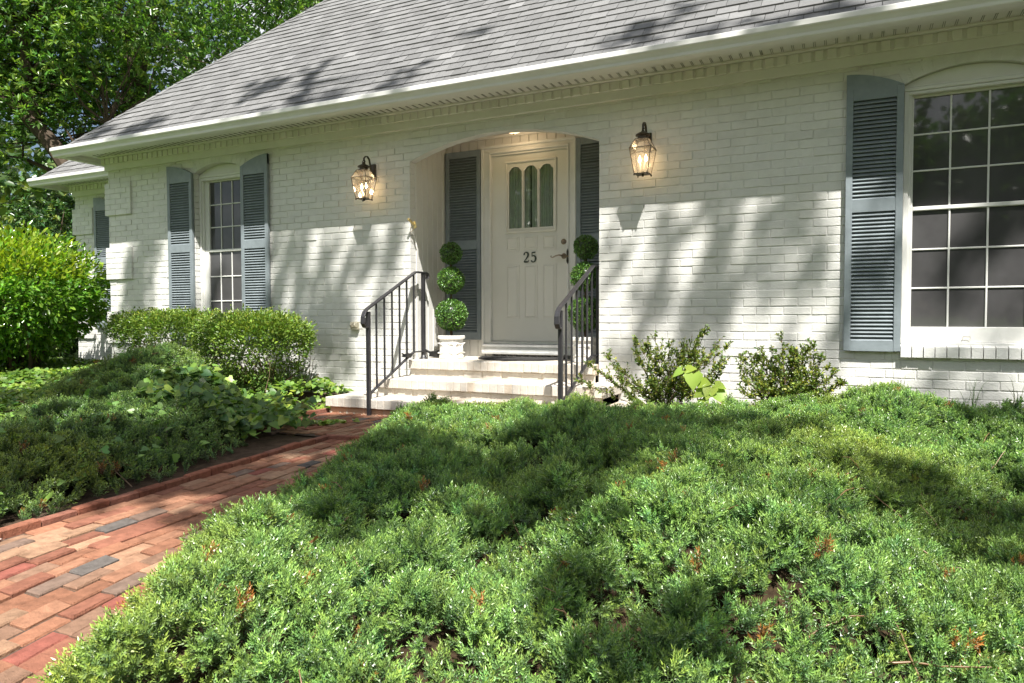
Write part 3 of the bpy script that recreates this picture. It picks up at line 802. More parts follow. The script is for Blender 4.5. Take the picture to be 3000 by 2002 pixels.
# house number 25 : flat cut digits with thick and thin strokes
def stroke(mb,pts,x0,z0,s,y):
    L=len(pts)
    for i in range(L-1):
        (xa,za,wa),(xb,zb_,wb_)=pts[i],pts[i+1]; dx,dz=xb-xa,zb_-za; l=math.hypot(dx,dz) or 1; nx_,nz_=-dz/l,dx/l
        q=[(xa+nx_*wa/2,za+nz_*wa/2),(xa-nx_*wa/2,za-nz_*wa/2),(xb-nx_*wb_/2,zb_-nz_*wb_/2),(xb+nx_*wb_/2,zb_+nz_*wb_/2)]
        mb.prism([(x0+a*s,z0+b_*s) for a,b_ in q],y-.006-.00002*i,y-.0101,'y')
H=.108
two=[(.08,.74,.16),(.06,.80,.13),(.10,.90,.10),(.20,.97,.08),(.32,.98,.10),(.44,.92,.14),(.49,.80,.17),(.48,.68,.17),(.40,.53,.12),(.27,.35,.08),(.13,.20,.06),(.04,.06,.06),(.10,.07,.13),(.30,.07,.14),(.44,.06,.12),(.53,.14,.06),(.55,.25,.05)]
five=[(.47,.95,.10),(.30,.93,.12),(.14,.93,.09),(.13,.80,.06),(.12,.56,.06),(.20,.62,.07),(.32,.64,.10),(.44,.57,.14),(.50,.42,.17),(.49,.25,.17),(.42,.10,.11),(.28,.03,.07),(.15,.05,.09),(.07,.14,.13),(.06,.20,.12)]
nb=MB(); stroke(nb,two,-2.988,1.440,H,DY); nb.build('digit',M['digit'],door)
nb=MB(); stroke(nb,five,-2.906,1.440,H,DY); nb.build('digit',M['digit'],door)
# casing, threshold
c=MB()
for xa,xb in ((-3.452,DXL),(DXR,-2.402+.0)):
    c.cbox(xa,xb,BY-.038,BY-.0005,.50,2.598,.004)
    m_=(xa+xb)/2
oL,oR=-3.452,-2.402
c.cbox(oL-.012,oL+.022,BY-.052,BY-.0385,.50,2.652,.006); c.cbox(oR-.022,oR,BY-.052,BY-.0385,.50,2.652,.006)
c.cbox(DXL-.024,DXL-.002,BY-.047,BY-.0385,.62,2.575,.004); c.cbox(DXR+.002,DXR+.024,BY-.047,BY-.0385,.62,2.575,.004)
c.cbox(oL,oR,BY-.038,BY-.0005,2.598,2.640,.004); c.cbox(oL-.012,oR,BY-.058,BY-.0387,2.630,2.660,.006); c.cbox(DXL-.02,DXR+.02,BY-.05,BY-.0387,2.575,2.600,.006)
c.box(DXL,DXR,BY-.03,BY-.004,2.5555,2.598); 
c.build('door_casing',M['white'],door)
t=MB(); t.cbox(DXL-.09,DXR+.09,BY-.075,BY+.02,.575,.6,.006); t.cbox(DXL,DXR,BY-.04,BY-.01,.6005,.63,.005); t.box(DXL-.08,DXR+.08,BY-.055,BY,.505,.5745); t.cbox(DXL-.085,DXR+.085,BY-.085,BY-.0552,.498,.522,.004)
x=DXL-.06
while x<DXR+.07: t.box(x,x+.01,BY-.07,BY-.055,.466,.498,(.4,.4,.4)); x+=.085
t.build('threshold',M['alu'],door)
b=MB(); b.prism([(-2.502,1.44),(-2.496,1.415),(-2.490,1.41),(-2.484,1.415),(-2.478,1.44),(-2.482,1.485),(-2.478,1.53),(-2.484,1.555),(-2.490,1.56),(-2.496,1.555),(-2.502,1.53),(-2.498,1.485)],BY-.047,BY-.0386,'y'); 
b.lathe([(0,0),(.006,.0005),(.008,.003)],12,(0,0,0)); b.v[-36:]=[(x-2.490,BY-.05+z,y+1.485) for x,y,z in b.v[-36:]]
b.t[-24:]=[(6,5.5,4.5)]*24
o=b.build('doorbell',M['bronze']); tag(o,'small dark oval doorbell plate on the casing right of the door lever','doorbell')

# ------------------------------------------------------------------ steps
st=thing('entry_steps','three white painted brick steps rising to the porch landing','steps',(-2.9,-.4,0))
def tread(x0,x1,y0,y1,zt,zb,label,riser,paint,si=.03):
    m=MB(); x=x0
    while x<x1-.01:
        x2=min(x+.0735,x1); j=rng.normal(0,.0025); jz=rng.normal(0,.0012); t=1+rng.normal(0,.035)
        w_=rng.random()<paint
        tb=(t,t*.985,t*.96) if not w_ else (t*.95,t*.86,t*.76)
        m.cbox(x+.0018,x2-.0018,y0+j,y1,zt-.088+jz,zt+jz,.006,tb); x+=.0735
    m.box(x0+.004,x1-.004,y0+.006,y1,zt-.085,zt-.004,(.95,.9,.84))
    # riser course
    x=x0+si
    while x<x1-si:
        x2=min(x+BL,x1-si); t=1+rng.normal(0,.03); j=rng.normal(0,.002)
        col=(t,t*.97,t*.92) if not riser else (t*.92,t*.66,t*.50)
        m.cbox(x+.003,x2-.003,y0+.030+j,y1,zb-.05,zt-.091,.004,col); x+=BL
    m.box(x0+si+.003,x1-si-.003,y0+.034,y1,zb-.05,zt-.0905,(.95,.88,.78))
    if riser:   # drips of old paint below the nosing
        x=x0+.03
        while x<x1-.05:
            l=.025+.03*rng.random(); wd=.02+.06*rng.random()
            m.add([(x,y0+.0265,zb+.0),(x+wd,y0+.0265,zb),(x+wd*.8,y0+.0265,zb+l*.6),(x+wd*.4,y0+.0265,zb+l)],[(0,1,2,3)],(1.,.95,.86)); x+=wd+.01
    o=m.build('step',M['step'],st); 
    if label: o['label']=label
    return o
tread(-4.34,-1.42,-.77,.005,.147,-.03,'bottom step with peeling paint and bare brick riser',True,.15)
tread(-4.03,-1.72,-.46,.004,.307,.147,None,False,.06)
l=tread(-3.868,-1.936,-.10,.012,.465,.307,None,False,.05,.002)
lf=MB(); y=.0
x=-3.90
while x<-1.94:
    x2=min(x+.0735,-1.935)
    yy_=.014
    while yy_<BY+.02:
        t=1+rng.normal(0,.03); lf.cbox(x+.0015,x2-.0015,yy_,min(yy_+.2,BY+.03)-.003,.40,.4635+rng.normal(0,.001),.004,(t*.97,t*.94,t*.88)); yy_+=.203
    x+=.0735
lf.box(-3.9,-1.935,.014,BY+.03,.2,.459,(.9,.86,.8))
lf.build('landing',M['step'],st)

# ------------------------------------------------------------------ wall lanterns
def lantern(loc,label):
    """square tapering lantern hung from a scroll arm; origin = wall point behind the lantern centre, z at the shoulder"""
    L0=thing('wall_lantern',label,'wall lantern',loc,'lit lanterns beside the porch arch')
    ox,oy,oz=loc; yc=-.165
    a=MB()
    a.cbox(ox-.033,ox+.033,oy-.022,oy-.002,oz-.005,oz+.165,.004)
    pts=[(ox,oy-.02,oz+.06),(ox,oy-.05,oz+.10),(ox,oy-.062,oz+.155),(ox,oy-.075,oz+.20),(ox,oy-.105,oz+.225),(ox,oy-.135,oz+.222),(ox,oy-.158,oz+.20),(ox,oy-.160,oz+.178),(ox,oy-.145,oz+.168)]
    a.sweep(pts,.017,.008,(1,0,0))
    a.tube([(ox+.0,oy+yc+.022*math.sin(t),oz+.150+.024*math.cos(t)) for t in np.linspace(0,2*PI,15)],.0038,6)
    a.build('bracket',M['bronze'],L0,smooth=False)
    f=MB(); zs,zb,zt=oz,oz-.205,oz+.078; hs,hb,ht=.089,.056,.05
    cor=lambda h,z:[(ox-h,oy+yc-h,z),(ox+h,oy+yc-h,z),(ox+h,oy+yc+h,z),(ox-h,oy+yc+h,z)]
    S,B_,T_=cor(hs,zs),cor(hb,zb),cor(ht,zt)
    for i in range(4):
        j=(i+1)%4
        f.tube([B_[i],S[i]],.0036,4); f.tube([S[i],T_[i]],.0030,4); f.tube([S[i],S[j]],.0042,4); f.tube([B_[i],B_[j]],.0038,4); f.tube([T_[i],T_[j]],.0034,4)
        f.box(B_[i][0]-.005,B_[i][0]+.005,B_[i][1]-.005,B_[i][1]+.005,zb-.014,zb)
    f.lathe([(.043,.0),(.043,.028),(.062,.030),(.058,.040),(.040,.052),(.018,.062),(.010,.072),(.009,.08),(.002,.086)],18,(ox,oy+yc,zt))
    f.tube([(ox,oy+yc,zb-.02),(ox,oy+yc,zb+.02)],.01,8); 
    f.box(ox-.056,ox+.056,oy+yc-.056,oy+yc+.056,zb-.003,zb+.001)
    f.build('lantern_frame',M['bronze'],L0)
    g_=MB()
    for i in range(4):
        j=(i+1)%4; g_.face([B_[i],B_[j],S[j],S[i]]); g_.face([S[i],S[j],T_[j],T_[i]])
    g_.build('glass',M['glass'],L0)
    c_=MB(); bb=MB()
    for dx,dz in ((-.026,0),(.026,.006)):
        c_.tube([(ox+dx,oy+yc,zb+.012),(ox+dx,oy+yc,zb+.092+dz)],.0085,10)
        bb.lathe([(.001,0),(.010,.008),(.0125,.02),(.010,.036),(.005,.05),(.001,.062)],12,(ox+dx,oy+yc,zb+.094+dz))
    c_.box(ox-.035,ox+.035,oy+yc-.006,oy+yc+.006,zb+.006,zb+.014); c_.tube([(ox,oy+yc,zb+.001),(ox,oy+yc,zb+.02)],.008,8)
    c_.build('candle_sleeves',M['pot'],L0,smooth=False); bb.build('bulbs',M['bulb'],L0,smooth=True)
    return L0
LA=lantern((-4.335,0,2.268),'lit bronze lantern on the wall between the left window and the porch arch')
copy_tree(LA,(-1.500,0,2.262),'lit bronze lantern on the wall between the porch arch and the right window')
for lx,lz in ((-4.335,2.17),(-1.5,2.165)):
    pl=bpy.data.lights.new('lantern_light','POINT'); pl.energy=.4; pl.color=(1,.68,.36); pl.shadow_soft_size=.02
    po=bpy.data.objects.new('lantern_light',pl); C.objects.link(po); po.location=(lx,-.165,lz)
# ceiling light
cl=thing('ceiling_light','small lit glass dish light on the porch ceiling','ceiling light',(-2.96,.42,CZ-.03))
b=MB(); b.lathe([(.001,-.060),(.03,-.056),(.06,-.044),(.085,-.024),(.092,-.010)],24,(-2.96,.42,CZ-.03)); b.build('glass_dish',M['dish'],cl,smooth=True)
b=MB(); b.lathe([(.0,-.012),(.075,-.011),(.078,.029)],24,(-2.96,.42,CZ-.03)); b.lathe([(.0005,-.074),(.008,-.070),(.010,-.060)],12,(-2.96,.42,CZ-.03)); b.build('metal_base',M['brass'],cl,smooth=True)
pl=bpy.data.lights.new('porch_light','POINT'); pl.energy=1.2; pl.color=(1,.72,.42); pl.shadow_soft_size=.05
po=bpy.data.objects.new('porch_light',pl); C.objects.link(po); po.location=(-2.96,.42,CZ-.10)

# ------------------------------------------------------------------ topiaries
def topiary(loc,label):
    ox,oy,oz=loc; T=thing('topiary',label,'topiary',loc,'triple ball topiaries by the door')
    p=MB(); sq=lambda a:1/ (abs(math.cos(a))**3.2+abs(math.sin(a))**3.2)**(1/3.2)
    p.lathe([(.108,0),(.112,.004),(.112,.028),(.107,.033),(.107,.19),(.112,.196),(.124,.200),(.124,.228),(.118,.232),(.106,.230),(.104,.19)],56,loc,rfun=sq)
    p.lathe([(.0,.19),(.106,.19)],24,loc,(.12,.09,.07))
    # relief: curved X moulding on each face
    for a in (0,PI/2,PI,3*PI/2):
        ca,sa=math.cos(a),math.sin(a)
        def Pf(u,v): return (ox+ca*u+sa*.1085,oy+sa*u-ca*.1085,oz+v)
        for sx in (1,-1):
            p.tube([Pf(sx*.085,.155),Pf(sx*.05,.148),Pf(sx*.03,.125),Pf(sx*.025,.105),Pf(sx*.03,.085),Pf(sx*.05,.062),Pf(sx*.085,.055)],.0055,6)
        p.tube([Pf(-.05,.155),Pf(-.03,.147),Pf(0,.144),Pf(.03,.147),Pf(.05,.155)],.004,6); p.tube([Pf(-.05,.055),Pf(-.03,.063),Pf(0,.066),Pf(.03,.063),Pf(.05,.055)],.004,6)
    p.build('pot',M['pot'],T,smooth='auto')
    s=MB()
    for ph in (0,PI): s.tube([(ox+.007*math.cos(z*38+ph),oy+.007*math.sin(z*38+ph),oz+z) for z in np.linspace(.19,1.08,50)],.008,6)
    s.build('stem',M['twig'],T)
    for zc,r in ((.444,.156),(.790,.130),(1.062,.106)):
        c=Cloud(); n=int(1900*(r/.13)**2)
        dirs=rdir(n); rad=r*(.93+.14*vnoise(dirs[:,0]*2+zc*3+ox,dirs[:,2]*2+dirs[:,1],2.2,3))*(1.02-.18*rng.random(n)**1.5); pos=np.array([ox,oy,oz+zc])+dirs*rad[:,None]*np.array([1,1,1.0])
        ld_=dirs*.8+rdir(n)*.8
        tt=hsvj((.095,.20,.035),n,.35,.12)
        c.put(leaf2(.62,.2,.1),pos,leaf_frames(ld_,dirs,.6),rng.uniform(.014,.022,n),tt)
        m_=7*7
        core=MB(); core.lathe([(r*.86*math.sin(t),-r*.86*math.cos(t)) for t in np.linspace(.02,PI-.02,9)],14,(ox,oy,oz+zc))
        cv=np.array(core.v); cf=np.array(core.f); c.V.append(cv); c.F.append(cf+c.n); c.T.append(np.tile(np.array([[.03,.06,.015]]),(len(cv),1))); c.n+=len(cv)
        c.build('leaf_ball',M['box'],T)
    return T
topiary((-3.61,.30,.465),'three ball topiary in a white pot in front of the shutter left of the door')
topiary((-2.165,.30,.465),'three ball topiary in a white pot behind the right handrail')

# ------------------------------------------------------------------ handrails
def rail(X,label,left=True):
    R_=thing('handrail',label,'handrail',(X,-.78,0),'black iron handrails of the entry steps')
    f=MB()
    f.cbox(X-.017,X+.017,-.797,-.763,-.02,.935,.003)
    h_=MB()
    h_.sweep([(X,-.80,.795),(X,-.835,.80),(X,-.86,.83),(X,-.855,.885),(X,-.835,.928),(X,-.80,.955),(X,-.04,1.318),(X,-.01,1.330),(X,.17,1.330),(X,.195,1.322),(X,.205,1.30),(X,.197,1.272)],.044,.017,(1,0,0),c=.005)
    h_.sweep([(X,-.80,.795),(X,-.822,.812),(X,-.838,.84),(X,-.832,.878)],.034,.014,(1,0,0),c=.004)
    f.sweep([(X,-.765,.195),(X,-.075,.532),(X,-.05,.540),(X,.12,.540)],.026,.013,(1,0,0))
    f.cbox(X-.017,X+.017,.105,.139,.464,1.322,.003)
    f.build('post_and_bottom_rail',M['iron'],R_); h_.build('top_rail',M['iron'],R_)
    n=6
    for i in range(n):
        y=-.66+i*.122; zb=.195+(y+.765)*(.337/.69) if y<-.07 else .540; zt=.955+(y+.80)*(.363/.76) if y<-.03 else 1.325
        b_=MB(); b_.cbox(X-.0075,X+.0075,y-.0075,y+.0075,zb,zt-.006,.0015); b_.build('baluster',M['iron'],R_)
    fl=MB(); fl.lathe([(.045,0),(.043,.006),(.03,.012),(.026,.03),(.018,.04)],16,(X,.122,.4655)); fl.build('base_flange',M['iron'],R_,smooth=True)
rail(-3.83,'black iron handrail on the left side of the steps')
rail(-1.98,'black iron handrail on the right side of the steps, in front of a topiary')

# ------------------------------------------------------------------ small things
b=MB(); n=40; cx,cy=-2.93,.60
pts=[(cx+.46*math.cos(PI+PI*k/n),cy+.50*math.sin(PI+PI*k/n)) for k in range(n+1)]
pts=[(x,y) for x,y in pts]; b.prism(pts,.4655,.476,'z')
for q in (.93,.85,.77,.69,.60,.5,.4,.3,.2):
    b.tube([(cx+.46*q*math.cos(PI+PI*k/n),cy-.02+.48*q*math.sin(PI+PI*k/n),.477) for k in range(n+1)],.006,5)
for k in range(24): x=cx-.44+.88*k/23; b.tube([(x-.012,cy-.01,.474),(x,cy+.012,.478),(x+.012,cy-.01,.474)],.005,5)
tag(b.build('doormat',M['mat']),'black half round rubber doormat at the front door','doormat')
b=MB(); ox,oz=-4.587,.802
b.cbox(ox-.052,ox+.052,-.022,-.002,oz-.036,oz+.036,.003); b.cbox(ox-.045,ox-.003,-.038,-.0225,oz-.026,oz+.03,.005); b.cbox(ox+.003,ox+.045,-.038,-.0225,oz-.026,oz+.03,.005)
b.cbox(ox-.055,ox+.055,-.045,-.002,oz-.044,oz-.0365,.002)
for sx in (-.024,.024): b.tube([(ox+sx,-.036,oz-.02),(ox+sx,-.046,oz),(ox+sx,-.036,oz+.022)],.012,8)
tag(b.build('outlet_box',M['ltan']),'weatherproof outlet box low on the wall left of the handrail','outlet')
b=MB(); ox,oz=-3.85,1.80
b.prism([(ox-.02,oz+.02),(ox+.012,oz+.035),(ox+.035,oz-.03),(ox+.005,oz-.045)],-.012,-.004,'y')
b.tube([(ox,-.01,oz),(ox-.005,-.045,oz+.02),(ox-.01,-.09,oz+.045)],.013,10)
b.tube([(ox-.012,-.02,oz-.02),(ox-.03,-.03,oz-.05),(ox-.02,-.02,oz-.075),(ox,-.02,oz-.05)],.004,6)
tag(b.build('flagpole_bracket',M['brass']),'small brass flagpole bracket on the left corner of the porch arch','bracket')
def spot(loc,ang,label,s=1.):
    b=MB(); ca,sa=math.cos(ang),math.sin(ang)
    q=MB(); q.prism([(-.07*s,-.03*s),(.03*s,-.045*s),(.075*s,-.01*s),(.06*s,.025*s),(-.06*s,.02*s)],-.045*s,.045*s,'y')
    q.cbox(.0,.05*s,-.038*s,.038*s,.0,.03*s,.005); q.tube([(-.06*s,0,0),(-.1*s,0,.02*s),(-.12*s,0,.03*s)],.012*s,8)
    b.add([(loc[0]+x*ca-y*sa,loc[1]+x*sa+y*ca,loc[2]+z) for x,y,z in q.v],q.f)
    tag(b.build('spotlight',M['blackp']),label,'spotlight')
spot((-3.80,.32,.512),.3,'black spotlight lying on the landing at the foot of the left handrail')
spot((-3.83,-.17,.515),1.45,'small black spotlight clipped to the bottom rail of the left handrail',.62)

# ------------------------------------------------------------------ juniper
def needle_shoot(V,F,T,p0,d0,L,step,nl,nw,bend,tipc):
    """needles in whorls of three along a bending shoot"""
    p=np.array(p0,float); d=np.array(d0,float)/np.linalg.norm(d0); n=max(2,int(L/step)); ph=rng.random()*6.28
    for i in range(n+1):
        u=i/n
        h=np.array([0,0,1.]) if abs(d[2])<.9 else np.array([1.,0,0])
        x=np.cross(h,d); x/=np.linalg.norm(x); y=np.cross(d,x)
        for k in range(3):
            a=ph+i*1.05+k*2.094; r=x*math.cos(a)+y*math.sin(a)
            sp=.95-.55*u; nd=d*math.cos(sp)+r*math.sin(sp); nd/=np.linalg.norm(nd)
            s=np.cross(nd,d); s/= (np.linalg.norm(s)+1e-9)
            l=nl*(1-.25*u)*rng.uniform(.85,1.15); b=p+r*.001
            m=len(V)
            V+= [b-s*nw/2+nd*l*.12, b+s*nw/2+nd*l*.12, b+nd*l]
            F.append((m,m+1,m+2))
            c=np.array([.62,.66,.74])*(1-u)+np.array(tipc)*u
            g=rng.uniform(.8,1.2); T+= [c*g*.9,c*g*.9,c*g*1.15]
        p=p+d*(L/n); d=d+np.array(bend)*(1/n); d/=np.linalg.norm(d)
    return p
def spray_proto(seed,step,nl,nw,sides=7,L=.085):
    V=[];F=[];T=[]
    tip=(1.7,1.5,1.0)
    needle_shoot(V,F,T,(0,0,0),(0,0,1),L,step,nl,nw,(.25,0,0),tip)
    for k in range(sides):
        u=.12+.75*k/sides; a=k*2.4+seed; ang=.75-.25*u
        d=(math.cos(a)*math.sin(ang),math.sin(a)*math.sin(ang),math.cos(ang))
        needle_shoot(V,F,T,(.25*L*u*u*.5,0,L*u),d,L*(.62-.3*u)*rng.uniform(.8,1.2),step,nl,nw,(0,0,.5),tip)
    return (np.array(V),np.array(F)),np.array(T)
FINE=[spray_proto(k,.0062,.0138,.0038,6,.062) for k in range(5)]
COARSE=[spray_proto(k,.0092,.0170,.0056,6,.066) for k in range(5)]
def juniper_bed(name,poly,hfun,dens,extra=None,fine_lim=None,seed=0,taper=.35,toward=None):
    poly=[tuple(p) for p in poly]; P=np.array(poly); x0,y0=P.min(0)-.05; x1,y1=P.max(0)+.05
    area=(x1-x0)*(y1-y0); n=int(area*dens)
    px=rng.uniform(x0,x1,n); py=rng.uniform(y0,y1,n); k=inpoly(px,py,poly); px,py=px[k],py[k]
    # clumpy thinning: fewer sprays where the patch noise is low
    cl=vnoise(px,py,3.2,seed+1)*.6+vnoise(px,py,8,seed+2)*.4
    keep=rng.random(len(px))<np.clip((cl-.14)*3.6,.55,1); px,py,cl=px[keep],py[keep],cl[keep]
    def H(x,y):
        e=np.clip(polydist(x,y,poly)/taper,0,1); e=1-(1-e)**2
        return gz(x,y)+(.07+hfun(x,y)*e)+e*(.17*(vnoise(x,y,2.6,seed+3)-.5)+.12*(vnoise(x,y,6.5,seed+4)-.5))
    ep=.03; z=H(px,py); gx=(H(px+ep,py)-z)/ep; gy=(H(px,py+ep)-z)/ep
    nrm=np.stack([-gx,-gy,np.ones_like(gx)],1); nrm/=np.linalg.norm(nrm,axis=1,keepdims=True)
    m=len(px); depth=.045+.085*rng.random(m)**1.3
    ax=nrm+rng.normal(0,.55,(m,3))*np.array([1,1,.5])+np.array([0,0,.35])
    # outward lean at the rim
    pos=np.stack([px,py,z],1)-nrm*depth[:,None]
    pos[:,2]=np.maximum(pos[:,2],gz(px,py)+.01)
    c=Cloud(); Rm=frames(ax); sc_=rng.uniform(.75,1.25,m)
    base=np.array([.135,.250,.085]); tint=hsvj(base,m,.22,.08)
    yl=vnoise(px,py,1.6,seed+5); w_=np.clip((yl-.52)*3,0,1)[:,None]; tint=tint*(1-w_*.7)+hsvj((.20,.28,.07),m,.2,.08)*w_*.7
    dead=rng.random(m)<.010; tint[dead]=hsvj((.23,.115,.04),dead.sum(),.25,.05)
    fine=np.ones(m,bool) if fine_lim is None else fine_lim(px,py)
    sel=rng.integers(0,5,m)
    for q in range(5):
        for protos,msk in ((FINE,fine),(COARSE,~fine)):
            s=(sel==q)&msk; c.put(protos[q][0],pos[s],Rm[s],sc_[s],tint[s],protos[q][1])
    return c,H,poly,(x0,y0,x1,y1)
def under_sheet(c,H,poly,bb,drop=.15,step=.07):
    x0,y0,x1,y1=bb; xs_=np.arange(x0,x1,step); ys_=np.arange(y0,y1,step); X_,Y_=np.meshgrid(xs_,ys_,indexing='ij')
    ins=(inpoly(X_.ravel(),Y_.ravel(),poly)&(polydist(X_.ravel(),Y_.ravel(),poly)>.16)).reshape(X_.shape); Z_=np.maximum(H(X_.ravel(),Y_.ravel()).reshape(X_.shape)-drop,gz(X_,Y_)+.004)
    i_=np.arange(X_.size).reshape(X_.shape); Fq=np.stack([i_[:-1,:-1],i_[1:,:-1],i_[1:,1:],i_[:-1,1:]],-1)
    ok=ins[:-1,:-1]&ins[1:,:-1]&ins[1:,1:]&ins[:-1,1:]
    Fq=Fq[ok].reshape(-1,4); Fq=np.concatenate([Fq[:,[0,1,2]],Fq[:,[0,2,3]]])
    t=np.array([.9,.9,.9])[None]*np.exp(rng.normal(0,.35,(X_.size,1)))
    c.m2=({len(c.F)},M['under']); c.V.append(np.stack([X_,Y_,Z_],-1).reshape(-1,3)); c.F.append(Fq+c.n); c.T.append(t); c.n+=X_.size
def branches_in(c,H,poly,n):
    P=np.array(poly); x0,y0=P.min(0); x1,y1=P.max(0); mb=MB()
    for k in range(n):
        x,y=rng.uniform(x0,x1),rng.uniform(y0,y1)
        if not inpoly(np.array([x]),np.array([y]),poly)[0]: continue
        a=rng.random()*6.28; L=rng.uniform(.08,.22); pts=[]
        for u in np.linspace(0,1,5):
            X_,Y_=x+math.cos(a)*L*u,y+math.sin(a)*L*u; pts.append((X_,Y_,float(H(np.array([X_]),np.array([Y_]))[0])-.055+.05*u+rng.normal(0,.006)))
        mb.tube(pts,list(np.linspace(.0035,.0015,5)),4,cap=False)
    v=np.array(mb.v); f=np.array(mb.f); f=np.concatenate([f[:,[0,1,2]],f[:,[0,2,3]]]); c.V.append(v); c.F.append(f+c.n); c.T.append(np.tile(np.array([[.21,.12,.055]]),(len(v),1))); c.n+=len(v)
RB=[(-1.30,-5.35),(-1.48,-5.05),(-1.60,-4.9),(-1.75,-4.7),(-1.92,-4.39),(-2.15,-3.98),(-2.17,-3.58),(-2.42,-3.0),(-2.78,-2.24),(-3.10,-1.50),(-2.95,-1.10),(-2.2,-1.08),(-1.5,-.85),(-1.0,-.66),(-.4,-.40),(.3,-.24),(1.1,-.22),(2.2,-.2),(3.2,-.5),(3.2,-2.5),(1.7,-3.15),(.80,-3.80),(.42,-4.12),(-.1,-4.6),(-.8,-5.0)]
def hR(x,y):
    h=np.interp(x,[-3.2,-2.6,-1.9,-1.2,-.4,.1,.5,1.1,3],[.14,.17,.23,.25,.23,.19,.11,.03,.03])*(1-.5*np.clip((y+1.9)/.9,0,1)*np.clip((x+1.55)/.3,0,1)*np.clip((-.1-x)/.3,0,1))
    return h-.03*np.clip((-y-3.2)/1.2,0,1)
c,H,poly,bb=juniper_bed('juniper',RB,hR,2000,fine_lim=lambda x,y:(y<-2.2),seed=1)
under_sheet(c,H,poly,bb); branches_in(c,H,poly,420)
o=c.build('juniper_bed',M['juniper']); o['kind']='stuff'; o['label']='spreading blue green juniper covering the bed in front of the steps'; o['category']='juniper'
HR_=H
LBp=[(-3.06,-5.2),(-3.12,-4.6),(-3.18,-4.1),(-3.30,-3.5),(-3.42,-3.1),(-3.62,-2.6),(-3.92,-2.1),(-4.25,-1.75),(-4.75,-1.25),(-5.4,-1.05),(-6.3,-1.15),(-6.7,-1.7),(-6.2,-2.4),(-5.6,-2.9),(-5.2,-3.6),(-4.9,-4.3),(-4.8,-5.2)]
def hL(x,y):
    m=np.exp(-(((x+5.45)/.95)**2+((y+1.60)/.70)**2))
    return .19+.32*m
c,H,poly,bb=juniper_bed('juniper',LBp,hL,1500,fine_lim=lambda x,y:(y<-3.9),seed=4,taper=.4)
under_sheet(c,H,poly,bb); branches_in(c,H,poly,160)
lj=thing('juniper_shrub','dark green spreading juniper mounded up left of the brick path','shrub',(-4.8,-2.6,0))
c.T=[t*.8 for t in c.T]; c.build('foliage',M['juniper'],lj)
HL_=H

# ------------------------------------------------------------------ ivy ground cover
c=Cloud()
IV=[(-3.5,-1.15),(-4.40,-1.45),(-4.42,-.70),(-4.40,-.03),(-8.4,-.05),(-8.5,1.1),(-11.2,1.1),(-15,4),(-18,-2),(-12,-5),(-5.2,-5.5),(-4.9,-4.3),(-5.2,-3.6),(-5.6,-2.9),(-6.2,-2.4),(-6.7,-1.7),(-6.3,-1.15),(-5.4,-1.0),(-4.75,-1.2),(-4.2,-1.75)]
n=80000
px=rng.uniform(-16,-3.2,n); py=rng.uniform(-5.5,3,n); d_=np.hypot(px-.1,py+5.9)
k=inpoly(px,py,IV)&(rng.random(n)<np.clip(9./d_/1.0,.35,1)); px,py=px[k],py[k]; m=len(px)
hz=.06+.10*vnoise(px,py,2.3,8)+.10*rng.random(m)**.6; e=np.clip(polydist(px,py,IV)/.25,.25,1)
pos=np.stack([px,py,gz(px,py)+hz*e],1)
dirs=rdir(m)*np.array([1,1,.25])+np.array([.05,-.25,-.12])
up=np.tile(np.array([[.1,-.25,1.]]),(m,1))
yy=vnoise(px,py,1.1,9); tint=hsvj((.115,.205,.040),m,.25,.10); bright=(rng.random(m)<np.clip((yy-.3)*1.6,.1,.75)); tint[bright]=hsvj((.21,.31,.055),bright.sum(),.2,.10)
c.put(heart(1.0,.18,False),pos,leaf_frames(dirs,up,.38),rng.uniform(.035,.066,m),tint)
# ivy creeping over the right flank of the juniper mound and along its foot
n=1500; qx=rng.normal(-4.35,.38,n); qy=rng.normal(-1.95,.42,n); k=inpoly(qx,qy,[(-3.60,-2.35),(-3.58,-1.70),(-4.1,-1.30),(-4.6,-1.15),(-5.2,-1.2),(-5.0,-2.0),(-4.5,-2.6)]); qx,qy=qx[k],qy[k]; m=len(qx)
zz=np.maximum(HL_(qx,qy),gz(qx,qy)+.10)+.0+.07*rng.random(m)
zz=np.where(inpoly(qx,qy,LBp),zz,gz(qx,qy)+.08+.16*rng.random(m))
tint=hsvj((.17,.27,.05),m,.25,.12); dk=rng.random(m)<.45; tint[dk]=hsvj((.075,.15,.038),dk.sum(),.2,.1)
c.put(heart(1.0,.18,False),np.stack([qx,qy,zz],1),leaf_frames(rdir(m)*np.array([1,1,.3])+np.array([.2,-.2,-.2]),np.tile(np.array([[.3,-.5,1.]]),(m,1)),.4),rng.uniform(.045,.08,m),tint)
n=420; qx=rng.uniform(-6.5,-3.2,n); qy=rng.uniform(-4.8,-1.2,n); k=inpoly(qx,qy,LBp); qx,qy=qx[k],qy[k]; m=len(qx)
c.put(heart(1.0,.18,False),np.stack([qx,qy,HL_(qx,qy)+.01],1),leaf_frames(rdir(m)*np.array([1,1,.3]),np.tile(np.array([[.1,-.4,1.]]),(m,1)),.4),rng.uniform(.03,.055,m),hsvj((.15,.27,.06),m,.25,.12))
o=c.build('ivy',M['ivy']); o['kind']='stuff'; o['label']='bright green ivy ground cover left of the path'; o['category']='ivy'

